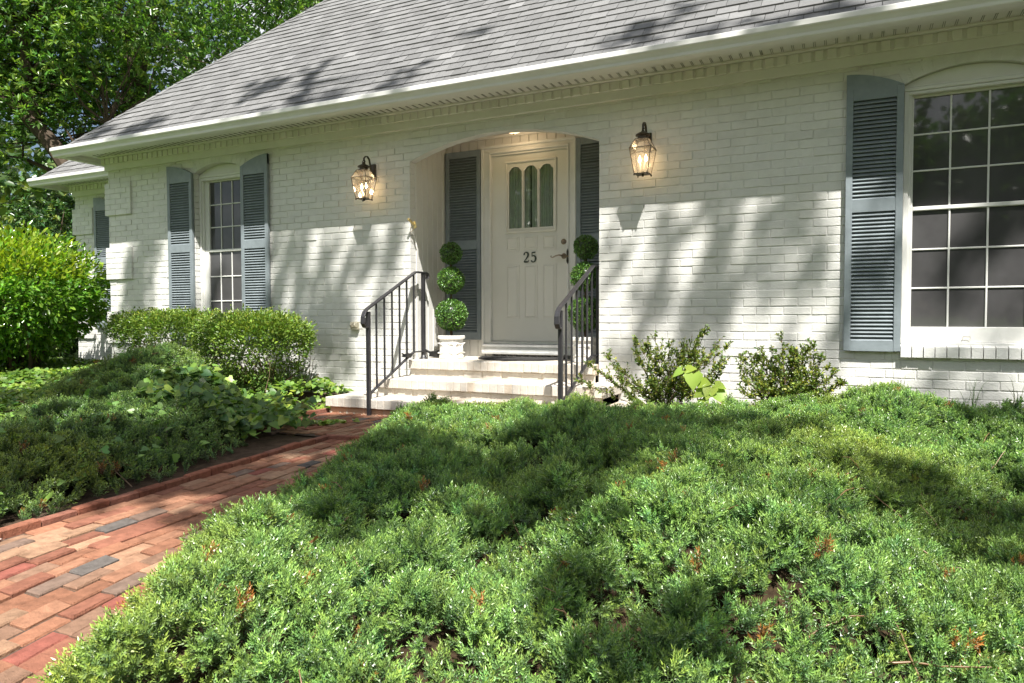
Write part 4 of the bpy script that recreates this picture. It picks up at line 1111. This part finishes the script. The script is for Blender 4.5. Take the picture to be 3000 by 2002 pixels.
# ------------------------------------------------------------------ shrubs
def stems_from(mb,base,tips,r0,r1,sag=.1,n=7,seg=6,tint=None):
    """a curved stem from base to each tip"""
    for t in tips:
        b=Vector(base)+Vector((rng.normal(0,.04),rng.normal(0,.04),0)); t=Vector(t); mid=b.lerp(t,.5)+Vector((rng.normal(0,sag),rng.normal(0,sag),rng.normal(0,sag*.4)))
        pts=[]
        for u in np.linspace(0,1,n): pts.append((b*(1-u)**2+mid*2*u*(1-u)+t*u*u)+Vector((rng.normal(0,.006),rng.normal(0,.006),0)))
        mb.tube(pts,list(np.linspace(r0,r1,n)),seg,tint=tint,cap=False)
def leafy(c,centers,rad,nper,proto,size,base,dv,dh,updir=.5,outw=None,jit=.6):
    """leaf clusters about given centres"""
    k=len(centers); pos=np.repeat(centers,nper,0)+rng.normal(0,1,(k*nper,3))*np.repeat(rad,nper)[:,None]
    d=rdir(k*nper)
    if outw is not None: d=d*.7+np.repeat(outw,nper,0)*.8
    d[:,2]+=updir*.3
    cj=np.repeat(np.exp(rng.normal(0,dv*.7,(k,1))),nper,0)
    up=rdir(k*nper)*.5+np.array([0.1,-.3,1])
    t=hsvj(base,k*nper,dv,dh)*cj
    c.put(proto,pos,leaf_frames(d,up,jit),rng.uniform(size[0],size[1],k*nper),t)
# clipped hollies in front of the left window: dense flat topped canopy over bare stems
def clipped(name,cx,cy,rx,ry,zb,zt,base,label,nclump=900,open_side=0):
    T=thing(name,label,'shrub',(cx,cy,base[2]),'clipped shrubs under the left window')
    c=Cloud(); n=nclump*3
    q=rng.uniform(-1,1,(n,3)); 
    r=(np.abs(q[:,0])**2.6+np.abs(q[:,1])**2.6+np.where(q[:,2]>0,np.abs(q[:,2])**3,np.abs(q[:,2])**1.6))
    q=q[(r<1)&(rng.random(n)<np.clip(.12+r**1.2,0,1))]
    lumps=vnoise(q[:,0]*rx+cx,q[:,1]*ry+q[:,2]*.3,5,21)
    q=q*(.93+.14*lumps)[:,None]
    zc=(zb*.35+zt*.65); hz=np.where(q[:,2]>0,zt-zc,zc-zb)
    cen=np.stack([cx+q[:,0]*rx,cy+q[:,1]*ry,zc+q[:,2]*hz],1)
    thin=(rng.random(len(q))<np.where(q[:,2]<-.25,.42,1)); cen=cen[thin]; q=q[thin]
    top=np.clip((q[:,2]+.2),0,1)
    nz=np.where(q[:,2:3]>0,1,1)
    out=q/np.linalg.norm(q,axis=1,keepdims=True)
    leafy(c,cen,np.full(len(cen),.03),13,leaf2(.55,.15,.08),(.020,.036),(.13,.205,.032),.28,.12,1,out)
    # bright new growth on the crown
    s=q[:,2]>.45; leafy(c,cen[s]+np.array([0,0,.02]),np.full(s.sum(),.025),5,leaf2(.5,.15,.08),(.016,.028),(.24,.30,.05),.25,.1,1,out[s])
    # a few upright sprigs
    for k in range(7):
        x=cx+rng.uniform(-.7,.7)*rx; y=cy+rng.uniform(-.6,.6)*ry
        zz=np.linspace(zt-.03,zt+rng.uniform(.02,.10),7); cc=np.stack([x+rng.normal(0,.008,7),y+rng.normal(0,.008,7),zz],1); leafy(c,cc,np.full(7,.01),4,leaf2(.5,.15,.08),(.016,.026),(.16,.24,.04),.2,.1,2)
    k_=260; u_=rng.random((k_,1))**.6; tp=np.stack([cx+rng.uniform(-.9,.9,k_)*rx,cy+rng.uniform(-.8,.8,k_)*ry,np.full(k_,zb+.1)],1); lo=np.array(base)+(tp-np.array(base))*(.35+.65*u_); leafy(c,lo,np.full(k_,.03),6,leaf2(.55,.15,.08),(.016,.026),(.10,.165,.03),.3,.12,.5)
    c.build('foliage',M['small'],T)
    mb=MB(); tips=[(cx+rng.uniform(-.92,.92)*rx,cy+rng.uniform(-.8,.8)*ry,zb+rng.uniform(.0,.6)*(zt-zb)) for k in range(30)]
    stems_from(mb,base,tips,.009,.003,.10)
    for k in range(26):
        x=cx+rng.uniform(-.8,.8)*rx; y=cy+rng.uniform(-.8,.8)*ry; stems_from(mb,(x,y,zb-.05),[(x+rng.normal(0,.10),y+rng.normal(0,.08),zb+.25)],.004,.002,.03)
    mb.build('stems',M['twig'],T)
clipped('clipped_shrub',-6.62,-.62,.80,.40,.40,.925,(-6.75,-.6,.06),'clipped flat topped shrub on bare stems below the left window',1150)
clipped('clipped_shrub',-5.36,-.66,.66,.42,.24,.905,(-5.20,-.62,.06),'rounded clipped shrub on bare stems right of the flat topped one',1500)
# camellia at the far left
T=thing('camellia_bush','big glossy yellow green camellia bush at the left edge','bush',(-9.85,-.35,0))
c=Cloud(); n=2600; q=rng.uniform(-1,1,(n*3,3)); r=np.linalg.norm(q,axis=1); q=q[(r<1)&(rng.random(len(r))<np.clip(r**2.2+.08,0,1))][:n]
lum=.86+.28*vnoise(q[:,0]*1.3+5,q[:,1]*1.3+q[:,2]*1.7,1.7,31)
cen=np.array([-9.95,-.35,1.17])+q*lum[:,None]*np.array([1.12,1.0,.80])
out=q/np.linalg.norm(q,axis=1,keepdims=True)
young=(q[:,2]>.25)&(rng.random(len(q))<.75)
leafy(c,cen[~young],np.full((~young).sum(),.05),9,leaf2(.48,.12,.12),(.055,.09),(.125,.24,.034),.3,.12,.3,out[~young],.5)
leafy(c,cen[young],np.full(young.sum(),.05),9,leaf2(.45,.12,.10),(.05,.085),(.26,.34,.035),.22,.1,1.2,out[young],.5)
c.build('foliage',M['gloss'],T)
mb=MB(); stems_from(mb,(-9.8,-.3,.02),[(-9.95+rng.uniform(-.9,.9),-.35+rng.uniform(-.8,.8),rng.uniform(.7,1.6)) for k in range(18)],.032,.008,.10)
mb.build('stems',M['bark'],T)
# loose twiggy shrubs against the right hand wall
def loose(base,tips,label,lcol=(.15,.21,.04),dens=1.0):
    T=thing('twiggy_shrub',label,'shrub',base,'loose shrubs against the wall right of the steps')
    mb=MB(); c=Cloud(); P_=[];D_=[]
    for t in tips:
        b=Vector(base)+Vector((rng.normal(0,.05),rng.normal(0,.03),0)); t=Vector(t); mid=b.lerp(t,.55)+Vector((rng.normal(0,.05),rng.normal(0,.05),rng.uniform(-.02,.06)))
        pts=[b*(1-u)**2+mid*2*u*(1-u)+t*u*u for u in np.linspace(0,1,9)]
        mb.tube(pts,list(np.linspace(.004,.0012,9)),5,cap=False)
        def leaves(pts,lo):
            for i in range(len(pts)-1):
                if i/len(pts)<lo: continue
                for k in range(int(5*dens)):
                    u=rng.random(); P_.append(pts[i].lerp(pts[i+1],u)); D_.append((pts[i+1]-pts[i]).normalized()*.6+Vector(rdir(1)[0]))
        leaves(pts,.35)
        for k in range(12):
            i=rng.integers(2,8); p=pts[i]; dd=(pts[i+1]-pts[i]).normalized()+Vector(rdir(1)[0])*.75; dd.z=abs(dd.z)*.7+.25; L=rng.uniform(.06,.17)*(1.25-i/9); q2=[p+dd.normalized()*L*u+Vector((0,0,.02*u*u)) for u in np.linspace(0,1,5)]
            mb.tube(q2,list(np.linspace(.003,.001,5)),4,cap=False); leaves(q2,.1)
    mb.build('stems',M['twig'],T)
    P_=np.array(P_); D_=np.array(D_); m=len(P_); tint=hsvj(lcol,m,.3,.12); yl=rng.random(m)<.25; tint[yl]=hsvj((.27,.29,.05),yl.sum(),.2,.1); dk=rng.random(m)<.12; tint[dk]=hsvj((.06,.11,.025),dk.sum(),.2,.1)
    c.put(leaf2(.5,.2,.08),P_+rng.normal(0,.004,(m,3)),leaf_frames(D_,None,.7),rng.uniform(.017,.030,m),tint)
    c.build('foliage',M['small'],T)
b1=[(-1.86,-.55,.53),(-1.72,-.45,.58),(-1.62,-.6,.52),(-1.50,-.4,.70),(-1.44,-.62,.73),(-1.36,-.45,.76),(-1.28,-.5,.66),(-1.18,-.55,.70),(-1.10,-.42,.68),(-1.02,-.6,.70),(-.96,-.45,.78),(-.90,-.5,.82),(-.80,-.42,.74),(-.84,-.6,.62),(-1.55,-.7,.42),(-.74,-.5,.58),(-1.3,-.72,.5),(-1.05,-.75,.52)]
b1+=[(x+rng.normal(0,.09),y+rng.normal(0,.08),z-abs(rng.normal(0,.14))) for x,y,z in b1]
loose((-1.20,-.5,.10),b1,'loose twiggy shrub against the white wall just right of the steps',dens=1.25)
b2=[(-.72,-.45,.58),(-.66,-.55,.52),(-.60,-.42,.62),(-.54,-.5,.66),(-.46,-.45,.68),(-.385,-.5,.76),(-.34,-.45,.66),(-.28,-.5,.64),(-.24,-.42,.68),(-.17,-.45,.71),(-.12,-.5,.60),(-.06,-.45,.55),(-.01,-.5,.50),(.03,-.45,.42),(-.4,-.65,.48),(-.2,-.6,.5),(-.62,-.65,.42)]
b2+=[(x+rng.normal(0,.06),y+rng.normal(0,.08),z-abs(rng.normal(0,.10))) for x,y,z in b2]
loose((-.33,-.48,.12),b2,'denser twiggy shrub against the white wall left of the right shutter',dens=1.25)
# redbud seedling
T=thing('redbud_seedling','young seedling with large bright heart shaped leaves in the junipers','seedling',(-.90,-.78,.1))
mb=MB(); mb.tube([(-.90,-.78,.05),(-.91,-.78,.22),(-.93,-.79,.36),(-.98,-.80,.47),(-1.03,-.80,.50)],[.005,.0045,.004,.003,.002],6)
LV=[((-.945,-.81,.475),(.05,-.35,-.9),(.1,-1,.15),.125),((-1.03,-.80,.495),(-.7,-.2,-.45),(-.2,-.6,.8),.085),((-1.0,-.79,.50),(.75,-.1,.15),(0,-.7,.7),.08),((-.90,-.80,.41),(.8,-.3,.0),(-.1,-.8,.6),.09),((-.82,-.82,.385),(-.2,-.5,-.75),(0,-1,.5),.105),((-.86,-.82,.36),(-.9,-.2,-.55),(-.2,-.7,.6),.10),((-.79,-.8,.36),(.65,-.3,-.75),(.5,-.6,.5),.13),((-.80,-.78,.40),(.8,-.2,-.2),(0,-.5,.9),.09),((-.88,-.82,.30),(.6,-.6,-.2),(0,-.6,.8),.08),((-.87,-.82,.27),(-.7,-.6,-.3),(0,-.6,.8),.08)]
c=Cloud()
for p,d,u,s in LV:
    p=np.array([p]);d=np.array([d],float);u=np.array([u],float); c.put(heart(1.0,.16),p,leaf_frames(d,u,.05),[s],hsvj((.27,.38,.06),1,.08,.05))
    mb.tube([(-.91,-.78,p[0][2]-.05),tuple(p[0])],.0018,4)
mb.build('stem',M['twig'],T); c.build('leaves',M['ivy'],T)
# grass tufts along the wall
def tuft(x,y,h,n,label):
    c=Cloud(); V=[];F=[];k0=0
    z0=float(gz(np.array([x]),np.array([y]))[0])
    for k in range(n):
        a=rng.random()*6.28; b=rng.uniform(.1,.9); H_=h*rng.uniform(.5,1.1); wd=.0028
        px_=x+rng.normal(0,.02); py_=y+rng.normal(0,.015); s=(-math.sin(a),math.cos(a))
        for i,u in enumerate(np.linspace(0,1,6)):
            r=b*H_*.55*u**2.2; z=z0+H_*(u-.45*b*u**3); w2=wd*(1-u*.85)
            V+=[(px_+math.cos(a)*r-s[0]*w2,py_+math.sin(a)*r*.6-s[1]*w2,z),(px_+math.cos(a)*r+s[0]*w2,py_+math.sin(a)*r*.6+s[1]*w2,z)]
            if i: q=len(V)-4; F.append((q,q+1,q+3,q+2))
    V=np.array(V);F=np.array(F); o=np_mesh('grass_tuft',V,F,np.tile(hsvj((.16,.19,.07),1,.15,.1),(len(V),1)),M['grass']); tag(o,label,'grass','weedy grass tufts in front of the right wall')
tuft(.36,-.22,.50,9,'wispy grass tuft at the wall below the inner end of the brick sill')
tuft(.82,-.18,.42,14,'wispy grass tuft at the wall below the middle of the right window')
tuft(1.08,-.2,.40,12,'wispy grass tuft at the wall by the right edge')
# dry leaves
def dryleaf(x,y,z,s,label,up=(0,-.6,.8),col=(.33,.13,.05)):
    c=Cloud(); c.put(leaf2(.5,.25,.25),np.array([[x,y,z]]),leaf_frames(rdir(1)*np.array([1,1,.2]),np.array([up],float),.2),[s],np.array([col])); o=c.build('dry_leaf',M['grass']); tag(o,label,'dry leaf','fallen dry leaves in the junipers')
zz=lambda x,y:float(HR_(np.array([x]),np.array([y]))[0])
dryleaf(-.07,-4.50,zz(-.07,-4.50)+.01,.06,'orange brown dry leaf lying on the junipers near the bottom right')
dryleaf(-1.35,-4.32,zz(-1.35,-4.32)-.01,.055,'curled brown dry leaf in the junipers near the bottom left',col=(.22,.10,.05))
dryleaf(.42,-3.05,zz(.42,-3.05),.05,'pale tan dry leaf on the junipers at the right',col=(.45,.28,.16))

# ------------------------------------------------------------------ trees
def blob_tree(name,label,base,trunk,limbs,clumps,leaf,size,nper,cr,col,dv,group=None,young=None,cat='tree',m='oak'):
    T=thing(name,label,cat,base,group)
    mb=MB()
    for pts,r0,r1 in trunk+limbs:
        n=len(pts); P_=[Vector(p) for p in pts]
        # smooth the polyline
        fine=[]
        for i in range(n-1):
            p0=P_[max(i-1,0)];p1=P_[i];p2=P_[i+1];p3=P_[min(i+2,n-1)]
            for u in np.linspace(0,1,5)[:-1 if i<n-2 else None]:
                fine.append(.5*((2*p1)+(p2-p0)*u+(2*p0-5*p1+4*p2-p3)*u*u+(3*p1-p0-3*p2+p3)*u**3))
        mb.tube(fine,[r0+(r1-r0)*k/(len(fine)-1) for k in range(len(fine))],10)
    nodes=[Vector(p) for pts,_,_ in trunk[:] + limbs for p in pts[1:]]
    for q in clumps[::3]:
        v=Vector(q); b=min(nodes,key=lambda p:(p-v).length); mid=b.lerp(v,.5)+Vector((rng.normal(0,.15),rng.normal(0,.15),rng.normal(0,.12)))
        mb.tube([b,b.lerp(mid,.6),mid,mid.lerp(v,.6),v],[.022,.018,.014,.010,.005],5,cap=False)
    mb.build('trunk',M['bark'],T)
    c=Cloud(); k=len(clumps)
    # each clump = several twig rosettes
    ros=np.repeat(clumps,nper[0],0)+rng.normal(0,cr,(k*nper[0],3))*np.array([1,1,.7])
    shade=np.repeat(np.exp(rng.normal(0,.22,(k,1))),nper[0],0)
    rr=np.repeat(ros,nper[1],0); dirs=rdir(len(rr))*np.array([1,1,.7])+np.array([0,-.15,.1])
    ax=np.repeat(rdir(len(ros))+np.array([0,0,.3]),nper[1],0); dirs=dirs*.75+ax*.7
    t=hsvj(col,len(rr),dv,.12)*np.repeat(shade,nper[1],0)
    if young is not None:
        y_=np.repeat(rng.random(len(ros))<young[3],nper[1]); t[y_]=hsvj(young[:3],y_.sum(),.2,.1)
    c.put(leaf2(leaf,.12,.15),rr+dirs*.01,leaf_frames(dirs,np.tile(np.array([[.15,-.35,1.]]),(len(rr),1)),.55),rng.uniform(size[0],size[1],len(rr)),t)
    c.build('crown',M[m],T)
def ell_clumps(n,cen,rad,shell=.5,hole=.30,seed=0,sc_=.5):
    out=[]
    q=rng.uniform(-1,1,(n*6,3)); r=np.linalg.norm(q,axis=1); q=q[(r<1)&(r>shell*rng.random(len(r)))]
    p=np.array(cen)+q*np.array(rad); h=vnoise(p[:,0]+p[:,1]*.6,p[:,2]+p[:,1]*.4,sc_,seed); p=p[h>hole]
    return p[:n]
# big oak behind the roof (its trunk shows above the eave)
cl=np.concatenate([ell_clumps(900,(-13.2,3.4,8.0),(4.4,2.6,3.4),seed=41,hole=.28),ell_clumps(140,(-15.5,2.2,4.9),(2.6,1.5,1.4),seed=42)])
blob_tree('oak_tree','big oak tree with a thick trunk behind the left end of the roof',(-14.2,4.9,0),
 [([(-14.2,4.9,-.1),(-14.15,4.8,3),(-14.05,4.6,5.2),(-14.0,4.5,6.0)],.36,.27)],
 [([(-14.0,4.5,6.0),(-13.3,4.3,7.0),(-12.2,4.1,8.4),(-11.2,4.0,10)],.2,.06),([(-14.0,4.5,6.0),(-14.3,4.3,7.2),(-14.8,4.0,9),(-15,3.8,11)],.22,.06),([(-14.05,4.6,5.4),(-15.2,4.2,6.2),(-16.6,3.6,7)],.13,.04)],
 cl,.32,(.085,.145),(9,7),.26,(.088,.18,.036),.3,'trees behind the house',(.20,.31,.06,.3))
cl=np.concatenate([ell_clumps(420,(-15.6,1.9,7.2),(3.0,2.0,2.9),seed=51,hole=.36),ell_clumps(200,(-13.0,2.4,5.9),(2.0,1.2,1.6),seed=52,hole=.36)])
blob_tree('leaning_tree','leaning tree with a forked bare limb at the left edge',(-11.9,2.9,0),
 [([(-11.9,2.9,-.1),(-12.2,2.75,2),(-13.0,2.3,3.75),(-13.6,2.05,4.55),(-14.1,1.85,5.1),(-15.2,1.6,6.2)],.20,.09)],
 [([(-13.5,2.1,4.45),(-13.62,2.05,5.3),(-13.63,2.05,6.3),(-13.4,2.1,7.6)],.125,.05),([(-12.7,2.45,3.3),(-12.9,2.5,4.0),(-12.2,2.6,4.4)],.08,.03),([(-12.6,2.5,3.1),(-13.6,2.6,3.6),(-14.6,2.5,4.0)],.07,.03)],
 cl,.30,(.08,.13),(8,7),.24,(.09,.185,.037),.3,'trees behind the house',(.21,.31,.06,.3))
cl=np.concatenate([ell_clumps(700,(-10.5,8.5,9.0),(4.6,2.6,3.6),seed=61,hole=.25),ell_clumps(300,(-14.5,8.0,8.6),(2.6,2,2.6),seed=62,hole=.28)])
blob_tree('broad_oak','broad leafy tree rising behind the roof slope',(-8.6,9.8,0),
 [([(-8.6,9.8,-.1),(-8.5,9.7,4),(-8.4,9.6,8)],.3,.2)],[([(-8.4,9.6,8),(-9.6,9.2,10),(-11,9,11.5)],.15,.05),([(-8.4,9.6,8),(-7,9.4,10),(-6,9,12)],.15,.05)],
 cl,.32,(.10,.17),(8,7),.32,(.088,.178,.036),.3,'trees behind the house',(.18,.29,.06,.25))
# dark understorey shrubs beyond the wing
for i,(cx,cy,rz,rx,zc,col,lab) in enumerate([(-13.6,2.2,1.5,1.5,1.5,(.045,.095,.028),'dark dense evergreen bush behind the camellia'),(-16.2,4.2,1.9,2.2,1.9,(.06,.12,.03),'tall dark bush in the shade of the leaning tree'),(-17.5,.6,1.4,1.8,1.4,(.10,.16,.04),'lighter green bush at the far left edge')]):
    cl=ell_clumps(420,(cx,cy,zc),(rx,1.2,rz),.7,seed=70+i,hole=.27,sc_=.9)
    blob_tree('evergreen_bush',lab,(cx,cy,0),[([(cx,cy,-.1),(cx+.1,cy,zc*.5),(cx,cy,zc)],.08,.04)],[([(cx,cy,.2),(cx-.6,cy,zc),(cx-.8,cy,zc+.6)],.05,.02)],cl,.38,(.07,.12),(7,6),.16,col,.35,'bushes beyond the wing',(.2,.26,.06,.10),'bush')
# far woodland
c=Cloud(); wb_=MB()
for k in range(70):
    x=rng.uniform(-52,8); y=rng.uniform(24,40); 
    if x<-24: y=rng.uniform(6,36)
    hgt=rng.uniform(7,13); n=300
    q=rdir(n)*rng.random((n,1))**.4; p=np.array([x,y,hgt*.55])+q*np.array([2.8,2.8,hgt*.45])
    dd=rdir(n*3); rr=np.repeat(p,3,0)+rng.normal(0,.3,(n*3,3))
    c.put(leaf2(.6,.1,.1),rr,leaf_frames(dd,np.tile(np.array([[.2,-.4,1.]]),(len(rr),1)),.6),rng.uniform(.3,.55,len(rr)),hsvj((.09,.16,.045) if k%3 else (.15,.21,.06),len(rr),.3,.12)*math.exp(rng.normal(0,.2)))
    mb=MB(); mb.tube([(x,y,0),(x+.2,y,hgt*.6)],[.2,.08],6,cap=False); v=np.array(mb.v);f=np.array(mb.f); c.V.append(v);c.F.append(f+c.n);c.T.append(np.tile(np.array([[.08,.06,.04]]),(len(v),1)));c.n+=len(v)
o=c.build('woodland',M['oak']); o['kind']='stuff'; o['label']='woodland far behind the house'; o['category']='woodland'

c=Cloud()
for k in range(80):
    a=math.radians(rng.uniform(-150,-5) if k<50 else rng.uniform(-118,-70)); d=rng.uniform(24,44); x=8+d*math.cos(a); y=-6+d*math.sin(a); hgt=rng.uniform(9,15); n=260
    q=rdir(n)*rng.random((n,1))**.4; p=np.array([x,y,hgt*.55])+q*np.array([3.4,3.4,hgt*.46]); rr=np.repeat(p,3,0)+rng.normal(0,.35,(n*3,3))
    c.put(leaf2(.6,.1,.1),rr,leaf_frames(rdir(n*3),np.tile(np.array([[.2,-.4,1.]]),(len(rr),1)),.6),rng.uniform(.35,.65,len(rr)),hsvj((.09,.17,.045),len(rr),.3,.12)*math.exp(rng.normal(0,.2)))
o=c.build('woodland',M['oak']); o['kind']='stuff'; o['label']='trees across the lawn opposite the house'; o['category']='woodland'
# ------------------------------------------------------------------ front garden trees between the sun and the house (outside the frame: they cast the dapple)
def lift(wx,wz,tau): return (wx+.72*tau,-tau,wz+1.92*tau)
cls=[]
# hanging sprays: each is a run of leaf clumps along one branchlet
STREAK=[((-1.20,2.3),(-1.55,.55),1.3),((-.76,2.2),(-1.10,.8),1.2),((-.51,1.85),(-.67,.85),.9),((-.24,2.3),(-.35,1.4),.9),((-1.66,2.2),(-1.85,1.3),.9),((-.16,1.35),(-.30,.6),.9),((-.95,1.5),(-1.10,.7),1.),
 ((-5.28,2.2),(-5.66,.65),1.2),((-4.78,2.3),(-5.14,.55),1.25),((-4.42,1.7),(-4.76,.5),1.),((-4.07,2.0),(-4.33,.75),1.),((-7.85,2.2),(-8.05,.9),1.1),((-7.62,2.3),(-7.70,1.7),.8),((-5.60,1.75),(-5.75,.9),.8),((-8.07,1.6),(-8.25,1.0),.8),((.25,1.6),(.0,.7),.8),((.95,1.75),(.72,.9),1.1),((-6.6,1.9),(-6.8,1.0),.9),((-5.0,1.2),(-5.15,.6),.8),((-2.9,1.2),(-3.1,.4),1.0)]
for (a0,a1),(b0,b1_),wd in STREAK:
    tau=rng.uniform(5.3,6.6); n=max(3,int((a1-b1_)/.24))
    for u in np.linspace(0,1,n):
        if rng.random()<.18: continue
        cls.append(lift(a0+(b0-a0)*u+rng.normal(0,.03),a1+(b1_-a1)*u+rng.normal(0,.05),tau+rng.normal(0,.10)))
        if wd>1.05 and rng.random()<.35: cls.append(lift(a0+(b0-a0)*u+.13*wd,a1+(b1_-a1)*u,tau+rng.normal(0,.12)))
# broken canopy: shade for the beds (low wz) and along the eave (high wz)
N_=len(cls)+430; k=len(cls)
while k<N_:
    wx=rng.uniform(-8.6,5); wz=rng.uniform(-8.5,4.3); t0=max(5.0 if wz>.5 else 6.6,(4.6-wz)/1.92); tau=rng.uniform(t0,t0+2.6)
    lim=np.interp(wx,[-12,-7,-6,-3,-1.5,0,5],[2.5,2.9,3.7,4.3,3.4,2.6,2.4])
    if wz>lim or .2<wz<2.1: continue
    h=(.6*vnoise(np.array([wx-wz*.375]),np.array([wz*.16]),3.0,91)+.4*vnoise(np.array([wx-wz*.375]),np.array([wz*.3]),1.3,92))[0]
    if wz<.2: h=(.5*vnoise(np.array([wx-wz*.375]),np.array([wz*.45]),2.2,93)+.5*vnoise(np.array([wx-wz*.375]),np.array([wz*.45]),.9,94))[0]
    if -5.0<wx<-1.4 and -1.7<wz<.2 and rng.random()<.9: continue
    if h<(.50 if (wx<-6 and -4.8<wz<-1.6) else .49 if wz<.2 else .50): continue
    cls.append(lift(wx,wz,tau)); k+=1
    if wz<.2:
        for q in range(3): cls.append(lift(wx+rng.normal(0,.16),wz+rng.normal(0,.3),tau+rng.normal(0,.15)))
cls=np.array(cls)
A=cls[cls[:,0]<2.2]; B=cls[cls[:,0]>=2.2]
def radial(base,fork,clumps,nl,r):
    idx=rng.choice(len(clumps),nl,replace=False); L=[]
    for i in idx:
        t=Vector(clumps[i]); f=Vector(fork); m1=f.lerp(t,.35)+Vector((rng.normal(0,.3),rng.normal(0,.3),.5)); m2=f.lerp(t,.7)+Vector((rng.normal(0,.3),rng.normal(0,.3),.3)); L.append(([fork,m1,m2,t],r,.03))
    return L
blob_tree('garden_oak','tall oak in the front garden left of the viewer',(-2.6,-9.5,0),[([(-2.6,-9.5,-.1),(-2.5,-9.3,4),(-2.2,-8.8,8)],.27,.18)],radial((-2.6,-9.5,0),(-2.2,-8.8,8),A,11,.10),A,.42,(.10,.17),(5,6),.075,(.075,.15,.03),.3,'front garden trees')
blob_tree('garden_oak','tall oak in the front garden right of the viewer',(7.6,-9.2,0),[([(7.6,-9.2,-.1),(7.4,-9,4),(6.6,-8.4,8.5)],.27,.18)],radial((7.6,-9.2,0),(6.6,-8.4,8.5),B,13,.10),B,.42,(.10,.17),(5,6),.075,(.075,.15,.03),.3,'front garden trees')
